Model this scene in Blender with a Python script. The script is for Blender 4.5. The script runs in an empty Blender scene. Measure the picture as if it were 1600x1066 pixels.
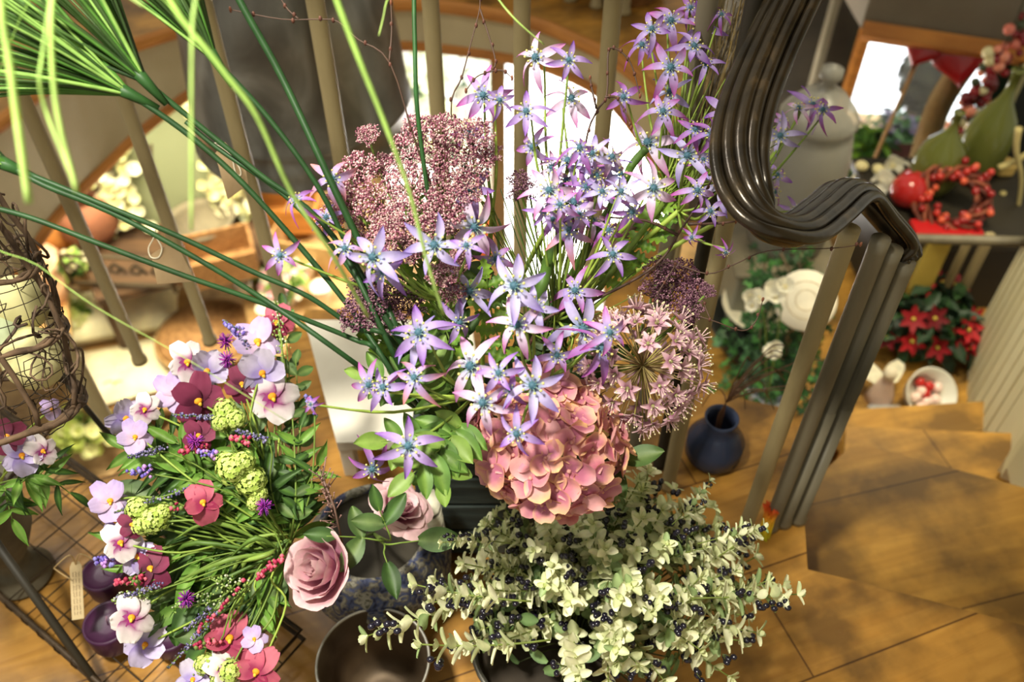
import bpy, math, random
from mathutils import Vector as V, Matrix as Mx, noise
R = random.Random(7)
PI = math.pi
# ---------------- camera, world, lights, exposure ----------------
H = 1.5; PITCH = math.radians(46.5); F = 1400.0
CP, SP = math.cos(PITCH), math.sin(PITCH)
CAM = V((0, 0, H))
sc = bpy.context.scene
col = sc.collection
cd = bpy.data.cameras.new('camera'); cam = bpy.data.objects.new('camera', cd); col.objects.link(cam)
cam.location = CAM; cam.rotation_euler = (PI/2 - PITCH, 0, 0)
cd.sensor_width = 36; cd.lens = 36*F/1600; cd.clip_start = 0.05
cd.dof.use_dof = True; cd.dof.focus_distance = 1.12; cd.dof.aperture_fstop = 3.4
sc.camera = cam
def lin(c): return tuple((x/255/12.92 if x/255 <= .04045 else ((x/255+.055)/1.055)**2.4) for x in c)
w = bpy.data.worlds.new('world'); sc.world = w; w.use_nodes = True
bg = w.node_tree.nodes['Background']; bg.inputs[0].default_value = (1.0, .95, .77, 1); bg.inputs[1].default_value = 0.46
def area(name, loc, target, size, power, c=(1, .95, .86), spread=PI, sy=None):
    l = bpy.data.lights.new(name, 'AREA'); l.size = size; l.energy = power; l.color = c; l.spread = spread
    if sy: l.shape = 'RECTANGLE'; l.size_y = sy
    o = bpy.data.objects.new(name, l); col.objects.link(o); o.location = loc
    o.rotation_euler = (V(target)-V(loc)).to_track_quat('-Z', 'Y').to_euler(); return o
def spot(name, loc, target, ang, power, c=(1, .96, .82), r=.12, blend=1.):
    l = bpy.data.lights.new(name, 'SPOT'); l.spot_size = math.radians(ang); l.spot_blend = blend; l.energy = power; l.color = c; l.shadow_soft_size = r
    o = bpy.data.objects.new(name, l); col.objects.link(o); o.location = loc; o.rotation_euler = (V(target)-V(loc)).to_track_quat('-Z', 'Y').to_euler(); return o
spot('ceiling_spot', (-.7, .2, 2.75), (-.22, .86, .3), 45, 400)
area('landing_lamp', (-1.6, 1.7, 2.6), (-.2, 1.3, .3), .6, 9, (1, .95, .86), 1.9)
area('shop_lamp', (-1.9, 3.7, -.25), (-1.7, 4.3, -2.5), 1.3, 105, (1, .92, .66))
area('window_lamp', (.55, 4.2, -.3), (.45, 4.5, -2), 1.0, 110, (1, .97, .92), 2.0)
area('stair_fill', (1.15, 1.9, 1.2), (1.35, 1.9, -.6), .4, 4.5, (1, .90, .62), 1.3)  # fill light added above the half landing to brighten the treads
area('daylight_outside', (4.0, 10.0, 1.6), (4.0, 10.01, -2.7), 7, 950, (.90, .95, 1), 1.7)
sc.view_settings.view_transform = 'Standard'; sc.view_settings.look = 'None'
sc.view_settings.gamma = 1; sc.view_settings.use_curve_mapping = False
sc.view_settings.exposure = 0.35
# ---------------- picture-to-place helpers ----------------
def ray(px, py):
    a, b = (px-800)/F, -(py-533)/F
    return V((a, CP + b*SP, -SP + b*CP))
def D(px, py, d): return CAM + ray(px, py)*d
def Z(px, py, z): r = ray(px, py); return CAM + r*((z-H)/r.z)
def Y(px, py, y): r = ray(px, py); return CAM + r*(y/r.y)
# ---------------- mesh builder ----------------
def lerp(a, b, t): return tuple(x+(y-x)*t for x, y in zip(a, b))
def ramp(stops, t):
    t = max(0, min(1, t))
    for (a, ca), (b, cb) in zip(stops, stops[1:]):
        if t <= b: return lerp(ca, cb, (t-a)/(b-a) if b > a else 0)
    return stops[-1][1]
class MB:
    def __init__(s): s.v = []; s.f = []; s.c = []
    def add(s, vs, fs, c):
        n = len(s.v); s.v += [tuple(x) for x in vs]
        s.f += [tuple(i+n for i in f) for f in fs]
        if c and isinstance(c[0], (tuple, list)): s.c += list(c)
        else: s.c += [c]*len(vs)
    def merge(s, o, M=None, tint=None):
        s.add([M @ V(x) for x in o.v] if M else o.v, o.f, o.c if not tint else [tuple(a*b for a, b in zip(c, tint)) for c in o.c])
    def tube(s, pts, r, n=6, c=(.5, .5, .5), cap=True, prof=None):
        pts = [V(p) for p in pts]; k = len(pts)
        if not isinstance(r, (list, tuple)): r = [r]*k
        vs = []; cs = []
        up = None
        for i, p in enumerate(pts):
            t = (pts[min(i+1, k-1)]-pts[max(i-1, 0)])
            if t.length < 1e-9: t = V((0, 0, 1))
            t.normalize()
            if up is None: up = V((0, 0, 1)) if abs(t.z) < .9 else V((1, 0, 0))
            a = t.cross(up)
            if a.length < 1e-6: a = t.orthogonal()
            a.normalize(); b = a.cross(t).normalized(); up = b
            for j in range(n):
                q = 2*PI*j/n; rr = r[i]*(prof(q) if prof else 1)
                vs.append(p + a*math.cos(q)*rr + b*math.sin(q)*rr)
                cs.append(c[i] if isinstance(c, list) else c)
        fs = [(i*n+j, i*n+(j+1) % n, (i+1)*n+(j+1) % n, (i+1)*n+j) for i in range(k-1) for j in range(n)]
        if cap: fs += [tuple(range(n-1, -1, -1)), tuple((k-1)*n+j for j in range(n))]
        s.add(vs, fs, cs)
    def lathe(s, prof, n=32, c=(.5, .5, .5), M=None, cap0=True, cap1=False, wob=None):
        vs = []; cs = []
        for i, (r, z) in enumerate(prof):
            for j in range(n):
                q = 2*PI*j/n; rr = r*(1+(wob(q, z) if wob else 0))
                p = V((rr*math.cos(q), rr*math.sin(q), z)); vs.append(M @ p if M else p)
                cs.append(c[i] if isinstance(c, list) else c)
        k = len(prof)
        fs = [(i*n+j, i*n+(j+1) % n, (i+1)*n+(j+1) % n, (i+1)*n+j) for i in range(k-1) for j in range(n)]
        if cap0: fs.append(tuple(range(n-1, -1, -1)))
        if cap1: fs.append(tuple((k-1)*n+j for j in range(n)))
        s.add(vs, fs, cs)
    def ell(s, p, r, c, n=6, k=4, M=None):
        if not isinstance(r, (tuple, list)): r = (r, r, r)
        p = V(p); vs = [p+V((0, 0, r[2]))]; 
        for i in range(1, k):
            a = PI*i/k
            for j in range(n):
                q = 2*PI*j/n
                vs.append(p+V((r[0]*math.sin(a)*math.cos(q), r[1]*math.sin(a)*math.sin(q), r[2]*math.cos(a))))
        vs.append(p-V((0, 0, r[2])))
        fs = [(0, 1+j, 1+(j+1) % n) for j in range(n)]
        for i in range(k-2):
            fs += [(1+i*n+j, 1+(i+1)*n+j, 1+(i+1)*n+(j+1) % n, 1+i*n+(j+1) % n) for j in range(n)]
        L = len(vs)-1; b = 1+(k-2)*n
        fs += [(L, b+(j+1) % n, b+j) for j in range(n)]
        if M: vs = [M @ x for x in vs]
        s.add(vs, fs, c)
    def octa(s, p, r, c):
        p = V(p); vs = [p+V(d)*r for d in ((1,0,0),(-1,0,0),(0,1,0),(0,-1,0),(0,0,1.3),(0,0,-1))]
        s.add(vs, [(0,2,4),(2,1,4),(1,3,4),(3,0,4),(2,0,5),(1,2,5),(3,1,5),(0,3,5)], c)
    def box(s, p0, p1, c=(.5, .5, .5), M=None, bev=0.0):
        x0, y0, z0 = p0; x1, y1, z1 = p1
        if bev <= 0:
            vs = [V(q) for q in ((x0,y0,z0),(x1,y0,z0),(x1,y1,z0),(x0,y1,z0),(x0,y0,z1),(x1,y0,z1),(x1,y1,z1),(x0,y1,z1))]
            fs = [(3,2,1,0),(4,5,6,7),(0,1,5,4),(1,2,6,5),(2,3,7,6),(3,0,4,7)]
        else:
            b = bev; vs = []
            for z, i in ((z0, b), (z0+b, 0), (z1-b, 0), (z1, b)):
                for (x, y) in ((x0+i+b, y0+i), (x1-i-b, y0+i), (x1-i, y0+i+b), (x1-i, y1-i-b), (x1-i-b, y1-i), (x0+i+b, y1-i), (x0+i, y1-i-b), (x0+i, y0+i+b)):
                    vs.append(V((x, y, z)))
            fs = [tuple(range(7, -1, -1)), tuple(range(24, 32))]
            for k in range(3): fs += [(k*8+j, k*8+(j+1) % 8, k*8+8+(j+1) % 8, k*8+8+j) for j in range(8)]
        if M: vs = [M @ q for q in vs]
        s.add(vs, fs, c)
    def slab(s, poly, z0, z1, c=(.5, .5, .5)):
        n = len(poly)
        vs = [V((p[0], p[1], z0)) for p in poly]+[V((p[0], p[1], z1)) for p in poly]
        fs = [tuple(range(n-1, -1, -1)), tuple(range(n, 2*n))]+[(i, (i+1) % n, n+(i+1) % n, n+i) for i in range(n)]
        s.add(vs, fs, c)
    def petal(s, M, L, W, shape, zf, cf, n=6, m=4):
        vs = []; cs = []
        for i in range(n+1):
            t = i/n
            for j in range(m+1):
                q = j/m*2-1
                vs.append(M @ V((t*L, q*W/2*shape(t), zf(t, q)))); cs.append(cf(t, q))
        s.add(vs, [(i*(m+1)+j, (i+1)*(m+1)+j, (i+1)*(m+1)+j+1, i*(m+1)+j+1) for i in range(n) for j in range(m)], cs)
def rotz(a): return Mx.Rotation(a, 4, 'Z')
def roty(a): return Mx.Rotation(a, 4, 'Y')
def rotx(a): return Mx.Rotation(a, 4, 'X')
def face(n, roll=0.):   # matrix whose +Z looks along n
    return (V(n).to_track_quat('Z', 'Y').to_matrix().to_4x4()) @ rotz(roll)
def smooth_path(pts, k=6):
    pts = [V(p) for p in pts]; out = []
    for i in range(len(pts)-1):
        p0 = pts[max(i-1, 0)]; p1 = pts[i]; p2 = pts[i+1]; p3 = pts[min(i+2, len(pts)-1)]
        for j in range(k):
            t = j/k
            out.append(.5*((2*p1)+(p2-p0)*t+(2*p0-5*p1+4*p2-p3)*t*t+(3*p1-p0-3*p2+p3)*t**3))
    out.append(pts[-1]); return out
# ---------------- materials ----------------
def nodes_mat(name):
    m = bpy.data.materials.new(name); m.use_nodes = True; nt = m.node_tree
    return m, nt, nt.nodes['Principled BSDF']
def attr_mat(name, rough=.6, trans=0., metal=0., spec=.4, vary=.0, scale=60, bump=0.):
    m, nt, b = nodes_mat(name)
    a = nt.nodes.new('ShaderNodeVertexColor'); a.layer_name = 'Col'
    out = a.outputs[0]
    if vary:
        tc = nt.nodes.new('ShaderNodeTexCoord'); n = nt.nodes.new('ShaderNodeTexNoise'); n.inputs['Scale'].default_value = scale; n.inputs['Detail'].default_value = 5
        nt.links.new(tc.outputs['Object'], n.inputs['Vector'])
        mr = nt.nodes.new('ShaderNodeMapRange'); mr.inputs[1].default_value = .3; mr.inputs[2].default_value = .7; mr.inputs[3].default_value = 1-vary; mr.inputs[4].default_value = 1+vary
        nt.links.new(n.outputs[0], mr.inputs[0])
        mx = nt.nodes.new('ShaderNodeVectorMath'); mx.operation = 'SCALE'
        nt.links.new(out, mx.inputs[0]); nt.links.new(mr.outputs[0], mx.inputs['Scale']); out = mx.outputs[0]
        if bump:
            bp = nt.nodes.new('ShaderNodeBump'); bp.inputs['Strength'].default_value = bump; bp.inputs['Distance'].default_value = .01
            nt.links.new(n.outputs[0], bp.inputs['Height']); nt.links.new(bp.outputs[0], b.inputs['Normal'])
    nt.links.new(out, b.inputs['Base Color'])
    b.inputs['Roughness'].default_value = rough; b.inputs['Metallic'].default_value = metal; b.inputs['Specular IOR Level'].default_value = spec
    if trans:
        t = nt.nodes.new('ShaderNodeBsdfTranslucent'); nt.links.new(out, t.inputs[0])
        mix = nt.nodes.new('ShaderNodeMixShader'); mix.inputs[0].default_value = trans
        nt.links.new(b.outputs[0], mix.inputs[1]); nt.links.new(t.outputs[0], mix.inputs[2])
        nt.links.new(mix.outputs[0], nt.nodes['Material Output'].inputs[0])
    return m
def noise_mat(name, stops, scale=5, rough=.6, metal=0., stretch=(1, 1, 1), bump=0., detail=6, kind='noise', dist=0.3, spec=.4):
    m, nt, b = nodes_mat(name)
    tc = nt.nodes.new('ShaderNodeTexCoord'); mp = nt.nodes.new('ShaderNodeMapping'); mp.inputs['Scale'].default_value = stretch
    nt.links.new(tc.outputs['Object'], mp.inputs[0])
    if kind == 'noise':
        n = nt.nodes.new('ShaderNodeTexNoise'); n.inputs['Distortion'].default_value = dist; n.inputs['Detail'].default_value = detail
    else:
        n = nt.nodes.new('ShaderNodeTexVoronoi')
    n.inputs['Scale'].default_value = scale
    nt.links.new(mp.outputs[0], n.inputs['Vector'])
    cr = nt.nodes.new('ShaderNodeValToRGB'); e = cr.color_ramp.elements
    while len(e) < len(stops): e.new(.5)
    for i, (t, c) in enumerate(stops): e[i].position = t; e[i].color = (*lin(c), 1)
    nt.links.new(n.outputs[0], cr.inputs[0]); nt.links.new(cr.outputs[0], b.inputs['Base Color'])
    b.inputs['Roughness'].default_value = rough; b.inputs['Metallic'].default_value = metal; b.inputs['Specular IOR Level'].default_value = spec
    if bump:
        bp = nt.nodes.new('ShaderNodeBump'); bp.inputs['Strength'].default_value = bump; bp.inputs['Distance'].default_value = .01
        nt.links.new(n.outputs[0], bp.inputs['Height']); nt.links.new(bp.outputs[0], b.inputs['Normal'])
    return m
def wood_mat(name, base, dark, lite, ang=0., plank=.16, scale=1.0, rough=.42):
    # boards with worn stains: brick pattern for the joints, two noises for grain and patches
    m, nt, b = nodes_mat(name); N = nt.nodes.new; L = nt.links.new
    tc = N('ShaderNodeTexCoord'); mp = N('ShaderNodeMapping'); mp.inputs['Rotation'].default_value = (0, 0, ang); L(tc.outputs['Object'], mp.inputs[0])
    g = N('ShaderNodeMapping'); g.inputs['Scale'].default_value = (2.5, 26, 8); L(mp.outputs[0], g.inputs[0])
    n1 = N('ShaderNodeTexNoise'); n1.inputs['Scale'].default_value = 1.6*scale; n1.inputs['Detail'].default_value = 8; n1.inputs['Distortion'].default_value = .8; L(g.outputs[0], n1.inputs['Vector'])
    n2 = N('ShaderNodeTexNoise'); n2.inputs['Scale'].default_value = 7*scale; n2.inputs['Detail'].default_value = 6; L(mp.outputs[0], n2.inputs['Vector'])
    br = N('ShaderNodeTexBrick'); br.inputs['Scale'].default_value = 1; br.inputs['Brick Width'].default_value = 1.4; br.inputs['Row Height'].default_value = plank; br.inputs['Mortar Size'].default_value = .0022; br.inputs['Mortar Smooth'].default_value = .6
    br.inputs['Color1'].default_value = (1, 1, 1, 1); br.inputs['Color2'].default_value = (.80, .80, .80, 1); br.inputs['Mortar'].default_value = (.22, .16, .10, 1); L(mp.outputs[0], br.inputs['Vector'])
    c1 = N('ShaderNodeValToRGB'); c1.color_ramp.elements[0].position = .3; c1.color_ramp.elements[0].color = (*lin(base), 1); c1.color_ramp.elements[1].position = .7; c1.color_ramp.elements[1].color = (*lin(lite), 1); L(n1.outputs[0], c1.inputs[0])
    c2 = N('ShaderNodeMapRange'); c2.inputs[1].default_value = .36; c2.inputs[2].default_value = .60; c2.inputs[3].default_value = .85; c2.inputs[4].default_value = 0; L(n2.outputs[0], c2.inputs[0])
    mx = N('ShaderNodeMix'); mx.data_type = 'RGBA'; L(c2.outputs[0], mx.inputs[0]); L(c1.outputs[0], mx.inputs[6]); mx.inputs[7].default_value = (*lin(dark), 1)
    mm = N('ShaderNodeMix'); mm.data_type = 'RGBA'; mm.blend_type = 'MULTIPLY'; mm.inputs[0].default_value = 1; L(mx.outputs[2], mm.inputs[6]); L(br.outputs[0], mm.inputs[7])
    L(mm.outputs[2], b.inputs['Base Color']); b.inputs['Roughness'].default_value = rough
    bp = N('ShaderNodeBump'); bp.inputs['Strength'].default_value = .25; bp.inputs['Distance'].default_value = .004; L(n1.outputs[0], bp.inputs['Height']); L(bp.outputs[0], b.inputs['Normal'])
    return m
M = {}
M['petal'] = attr_mat('petal', .62, .25, vary=.14, scale=70)
M['leaf'] = attr_mat('leaf', .5, .22, vary=.25, scale=45)
M['stem'] = attr_mat('stem', .6, vary=.2, scale=60)
M['gloss'] = attr_mat('gloss', .18, spec=.6)
M['matte'] = attr_mat('matte', .75, vary=.22, scale=9)
M['matte_fine'] = attr_mat('matte_fine', .75, vary=.3, scale=60, bump=.3)
M['metal'] = attr_mat('metal', .42, metal=.75, vary=.35, scale=14)
M['floor'] = wood_mat('floor_boards', (176, 122, 46), (92, 64, 28), (206, 152, 68), ang=-.35, plank=.21)
M['tread'] = wood_mat('tread_boards', (172, 124, 48), (100, 72, 32), (202, 152, 66), ang=-.25, plank=.3)
M['shopfloor'] = wood_mat('shop_floor', (176, 140, 92), (120, 88, 52), (205, 172, 122), plank=.2)
M['cream'] = noise_mat('cream_paint', [(.3, (176, 160, 122)), (.7, (196, 182, 146))], 3, .65)
M['wall'] = noise_mat('wall_paint', [(.3, (212, 202, 160)), (.7, (226, 218, 184))], 2, .7)
M['oak'] = noise_mat('oak_edge', [(.3, (150, 92, 36)), (.7, (196, 130, 58))], 4, .5, stretch=(1, 1, 8))
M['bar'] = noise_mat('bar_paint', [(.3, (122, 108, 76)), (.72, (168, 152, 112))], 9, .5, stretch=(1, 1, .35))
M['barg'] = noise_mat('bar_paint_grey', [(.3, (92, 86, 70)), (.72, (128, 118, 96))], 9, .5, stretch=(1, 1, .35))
M['zinc'] = noise_mat('zinc', [(.25, (84, 80, 74)), (.5, (122, 119, 112)), (.8, (166, 165, 158))], 7, .36, .7, bump=.12, stretch=(1, 1, .6), dist=1.2)
M['bronze'] = noise_mat('bronze_rail', [(.3, (34, 28, 20)), (.6, (58, 48, 34)), (.85, (110, 88, 58))], 26, .24, .5, stretch=(1, 1, 1), bump=.1, spec=.6)
M['stone'] = noise_mat('speckled_stone', [(.34, (34, 36, 58)), (.45, (78, 86, 120)), (.52, (110, 104, 92)), (.6, (158, 154, 140)), (.7, (84, 82, 66))], 55, .7, bump=.6, detail=8, dist=1.5)
M['crate'] = noise_mat('crate_wood', [(.3, (30, 38, 36)), (.7, (62, 72, 68))], 14, .7, stretch=(.3, 1, 4), bump=.3)
M['white'] = noise_mat('white_paint', [(.3, (222, 214, 196)), (.7, (240, 234, 220))], 6, .6)
M['linen'] = noise_mat('white_cloth', [(.3, (236, 234, 232)), (.7, (248, 247, 246))], 6, .8)
M['dark'] = noise_mat('dark_panel', [(.3, (34, 30, 22)), (.7, (52, 46, 34))], 5, .6)
M['wax'] = noise_mat('purple_wax', [(.3, (52, 22, 50)), (.7, (78, 38, 72))], 18, .35)
M['birch'] = noise_mat('birch_bark', [(.35, (60, 54, 44)), (.45, (196, 190, 168)), (.8, (226, 222, 204))], 14, .7, stretch=(1, 1, 5), bump=.2)
M['bark'] = noise_mat('vine_bark', [(.3, (52, 38, 28)), (.7, (112, 88, 66))], 40, .8, stretch=(1, 1, .4), bump=.4)
M['wire'] = noise_mat('rusty_wire', [(.3, (44, 34, 24)), (.7, (78, 62, 44))], 30, .6, .3)
M['kraft'] = noise_mat('kraft_paper', [(.3, (150, 124, 88)), (.7, (172, 146, 108))], 20, .8)
def glass_mat(name, c=(1, 1, 1), rough=.02, fac=.7):
    m, nt, b = nodes_mat(name)
    t = nt.nodes.new('ShaderNodeBsdfTransparent'); t.inputs[0].default_value = (*c, 1)
    b.inputs['Base Color'].default_value = (*[x*.8 for x in c], 1); b.inputs['Roughness'].default_value = rough+.08
    mix = nt.nodes.new('ShaderNodeMixShader'); mix.inputs[0].default_value = fac
    nt.links.new(b.outputs[0], mix.inputs[1]); nt.links.new(t.outputs[0], mix.inputs[2]); nt.links.new(mix.outputs[0], nt.nodes['Material Output'].inputs[0])
    return m
M['yellow'] = noise_mat('yellow_paint', [(.3, (168, 146, 62)), (.7, (196, 172, 84))], 5, .6)
M['shaded_cream'] = noise_mat('shaded_cream_paint', [(.3, (104, 94, 78)), (.7, (122, 112, 94))], 4, .7)  # cream of the unlit soffit, its shade put into the colour
M['glass'] = glass_mat('clear_glass', (.80, .82, .80), fac=.45)
M['pane'] = glass_mat('window_glass', (.97, .98, 1), fac=.9)
M['greenglass'] = glass_mat('green_glass', (.20, .22, .05), fac=.25)
M['blueglass'] = glass_mat('blue_glass', (.10, .13, .24), fac=.45)
# ---------------- objects ----------------
LOC = {}
def tag(o, label=None, cat=None, group=None, kind=None):
    if label: o['label'] = label
    if cat: o['category'] = cat
    if group: o['group'] = group
    if kind: o['kind'] = kind
    return o
def obj(name, mb, mat, parent=None, smooth=True, base=None):
    base = V(base) if base is not None else (LOC[parent.name] if parent is not None else V((0, 0, 0)))
    me = bpy.data.meshes.new(name); me.from_pydata([V(x)-base for x in mb.v], [], mb.f)
    ca = me.color_attributes.new('Col', 'FLOAT_COLOR', 'POINT')
    flat = []
    for c in mb.c: flat += [c[0], c[1], c[2], 1.0]
    ca.data.foreach_set('color', flat)
    me.materials.append(M[mat] if isinstance(mat, str) else mat)
    if smooth: me.polygons.foreach_set('use_smooth', [True]*len(me.polygons))
    me.update()
    o = bpy.data.objects.new(name, me); col.objects.link(o)
    if parent is not None: o.parent = parent
    else: o.location = base
    LOC[o.name] = base
    return o
def thing(name, label, cat, loc=(0, 0, 0), group=None, kind=None):
    o = bpy.data.objects.new(name, None); col.objects.link(o); o.location = loc; o.empty_display_size = .02
    LOC[o.name] = V(loc); tag(o, label, cat, group, kind); return o
def solo(name, mb, mat, label, cat, group=None, kind=None, smooth=True, base=None):
    return tag(obj(name, mb, mat, None, smooth, base), label, cat, group, kind)
def struct(name, mb, mat, smooth=False): return tag(obj(name, mb, mat, None, smooth), kind='structure')
def inst(proto_mesh, name, parent, Mw):   # place a copy of a shared mesh; Mw is in world space
    o = bpy.data.objects.new(name, proto_mesh); col.objects.link(o); o.parent = parent
    o.matrix_local = Mx.Translation(-LOC[parent.name]) @ Mw
    LOC[o.name] = LOC[parent.name]
    return o
def mesh_of(name, mb, mat):
    me = bpy.data.meshes.new(name); me.from_pydata([tuple(x) for x in mb.v], [], mb.f)
    ca = me.color_attributes.new('Col', 'FLOAT_COLOR', 'POINT'); flat = []
    for c in mb.c: flat += [c[0], c[1], c[2], 1.0]
    ca.data.foreach_set('color', flat); me.materials.append(M[mat])
    me.polygons.foreach_set('use_smooth', [True]*len(me.polygons)); me.update(); return me
def srt(p, n, roll, s): return Mx.Translation(p) @ face(n, roll) @ Mx.Scale(s, 4)
def jit(a=1.): return V((R.uniform(-a, a), R.uniform(-a, a), R.uniform(-a, a)))
def to_cam(p): return (CAM-V(p)).normalized()
# ================= THE SETTING =================
def xy(p): return (p[0], p[1])
edge = [Z(-700, 770, 0), Z(90, 748, 0), Z(175, 742, 0), Z(232, 694, 0), Z(275, 652, 0), Z(350, 607, 0), Z(440, 560, 0), Z(478, 484, 0), Z(800, 478, 0), Z(975, 486, 0), Z(1000, 560, 0), Z(1080, 606, 0), Z(1236, 640, 0), Z(1252, 740, 0), Z(1262, 890, 0), Z(1330, 906, 0), Z(1700, 1004, 0)]
m = MB(); m.slab([xy(p) for p in edge]+[(1.7, .3), (1.7, -1.2), (-2.6, -1.2)], -.035, 0)
struct('floor', m, 'floor')
m = MB()                                   # cream painted edge board under the landing floor
for a, b in zip(edge[:-4], edge[1:-3]):
    d = V((b.x-a.x, b.y-a.y, 0)); n = V((-d.y, d.x, 0)).normalized()*-.03
    m.add([V((a.x, a.y, -.3))+n*.5, V((b.x, b.y, -.3))+n*.5, V((b.x, b.y, -.035))+n*.5, V((a.x, a.y, -.035))+n*.5,
           V((a.x, a.y, -.3))+n*1.5, V((b.x, b.y, -.3))+n*1.5, V((b.x, b.y, -.035))+n*1.5, V((a.x, a.y, -.035))+n*1.5], [(0, 1, 2, 3), (7, 6, 5, 4), (0, 4, 5, 1), (3, 2, 6, 7)], (.5, .5, .5))
struct('trim_1', m, 'cream')
TR = [(-.18, [(1250, 870), (1262, 760), (1335, 692), (1608, 764), (1760, 800)], [(1.75, .45), (.62, .45)], 'stair_tread'),
      (-.36, [(1318, 720), (1322, 667), (1582, 677), (1700, 680)], [(1.7, .9), (.95, .9)], 'stair_tread'),
      (-.54, [(1300, 672), (1316, 641), (1540, 627), (1660, 610)], [(1.8, 1.1), (1.1, 1.1)], 'stair_tread')]
for z, px, xt, nm in TR:
    m = MB(); m.slab([xy(Z(a, b, z)) for a, b in px][::-1]+[xt[1], xt[0]], z-.04, z)
    struct('floor_step', m, 'tread')
    m = MB(); P = [Z(a, b, z) for a, b in px]
    for a, b in zip(P, P[1:]):
        m.add([V((a.x, a.y-.02, z-.18)), V((b.x, b.y-.02, z-.18)), V((b.x, b.y-.02, z-.04)), V((a.x, a.y-.02, z-.04))], [(0, 1, 2, 3)], (.5,)*3)
    struct('trim_riser', m, 'oak')
m = MB(); m.slab([(.28, 1.32), (1.9, 1.2), (2.0, 2.0), (1.5, 2.75), (.35, 2.75)], -.78, -.72)
struct('floor_half_landing', m, 'tread')
# lower shop floor
m = MB(); m.slab([(-9, .3), (7, .3), (7, 5.9), (-9, 9)], -2.8, -2.7); struct('floor_lower', m, 'shopfloor')
m = MB(); m.box((-9, 8.0, -2.7), (1.2, 8.1, 1.6)); struct('wall_back', m, 'wall')
# curved stringer round the far side of the stairwell: cream band with an oak lip above and a brown bead below
top = [(-260, 330), (-100, 250), (0, 186), (100, 108), (190, 72), (300, 38), (450, 8), (600, 2), (700, 6), (830, 30), (900, 58), (960, 88), (1010, 128), (1060, 190)]
bot = [(-260, 560), (-100, 450), (0, 350), (100, 262), (190, 196), (300, 130), (450, 86), (600, 72), (700, 78), (830, 98), (900, 122), (960, 158), (1010, 215), (1060, 290)]
tp = smooth_path([Z(a, b, 0) for a, b in top], 5)
zz = []
for (a, b), (c_, d_) in zip(top, bot):
    t = Z(a, b, 0); q = Y(a, d_, t.y); zz.append(V((q.z, 0, 0)))
zz = [p.x for p in smooth_path(zz, 5)]
m = MB(); mo = MB(); mb_ = MB()
for i in range(len(tp)-1):
    a, b = tp[i], tp[i+1]; d = (b-a).normalized(); n = V((-d.y, d.x, 0))*.05
    m.add([V((a.x, a.y, zz[i])), V((b.x, b.y, zz[i+1])), V((b.x, b.y, -.03)), V((a.x, a.y, -.03)), V((a.x, a.y, zz[i]))+n, V((b.x, b.y, zz[i+1]))+n, V((b.x, b.y, -.03))+n, V((a.x, a.y, -.03))+n],
          [(0, 1, 2, 3), (7, 6, 5, 4), (0, 4, 5, 1), (2, 6, 7, 3)], (.5,)*3)
struct('trim_2', m, 'cream')
mo.tube([p+V((0, 0, -.012)) for p in tp], .024, 8, (.5,)*3); struct('trim_3', mo, 'oak')
mb_.tube([V((p.x, p.y, z)) for p, z in zip(tp, zz)], .02, 8, (.5,)*3); struct('trim_4', mb_, 'oak')
m = MB(); P = [xy(p) for p in tp]; m.slab(P[::-1]+[(P[0][0]-.1, 4.4), (1.0, 4.4)], -.03, -.001)
struct('floor_gallery', m, 'floor')
# soffit on the right with a brown bead over the window
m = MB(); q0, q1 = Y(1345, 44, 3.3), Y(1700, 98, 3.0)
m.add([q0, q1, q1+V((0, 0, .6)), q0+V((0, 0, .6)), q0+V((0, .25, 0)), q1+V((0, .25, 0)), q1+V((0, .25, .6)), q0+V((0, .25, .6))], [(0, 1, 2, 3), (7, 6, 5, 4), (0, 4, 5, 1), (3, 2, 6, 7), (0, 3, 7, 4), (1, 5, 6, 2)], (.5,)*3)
struct('trim_5', m, 'shaded_cream')
m = MB(); m.tube([q0+V((0, -.02, .0)), q1+V((0, -.02, .0))], .042, 4, (.5,)*3); struct('trim_6', m, 'oak')
# dark panelled wall between gallery and window, with its door posts
a, b = Y(1150, 60, 4.6), Y(1352, 60, 4.6)
m = MB(); m.box((a.x-.2, 4.6, -2.7), (b.x, 4.75, .9)); struct('wall_right', m, 'dark')
for k, (px, w_) in enumerate(((1292, .035), (1352, .05))):
    q = Y(px, 40, 4.5); m = MB(); m.box((q.x-w_/2, 4.44, -2.7), (q.x+w_/2, 4.5, .9)); struct('trim_post', m, 'oak' if k else 'barg')
# shop window, pale ground and tree outside
YW = 5.6; wa, wb = Y(1336, 60, YW), Y(1560, 60, YW); zs = Y(1400, 222, YW).z
m = MB()
m.box((wa.x-.1, YW, -2.7), (7, YW+.12, zs)); m.box((wa.x-.1, YW, -.35), (7, YW+.12, .9))
m.box((wb.x+.25, YW, zs), (7, YW+.12, -.35)); struct('wall_window_side', m, 'wall')
wo = thing('window_1', None, None, (wa.x, YW, zs), kind='structure')
m = MB(); fr = .05
for x0, x1, z0, z1 in ((wa.x-.05, wa.x+.02, zs, -.35), (wb.x+.2, wb.x+.27, zs, -.35), (wa.x-.05, wb.x+.27, zs-.02, zs+.04), (wa.x-.05, wb.x+.27, -.4, -.33)):
    m.box((x0, YW-.03, z0), (x1, YW+.1, z1))
obj('window_frame', m, 'white', wo, False)
m = MB(); m.box((wa.x, YW+.05, zs), (wb.x+.25, YW+.056, -.35)); obj('pane', m, 'pane', wo, False)
m = MB(); m.slab([(1.2, 5.9), (7, 5.75), (14, 22), (-3, 22)], -2.8, -2.72); struct('floor_outside', m, 'linen')
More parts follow.
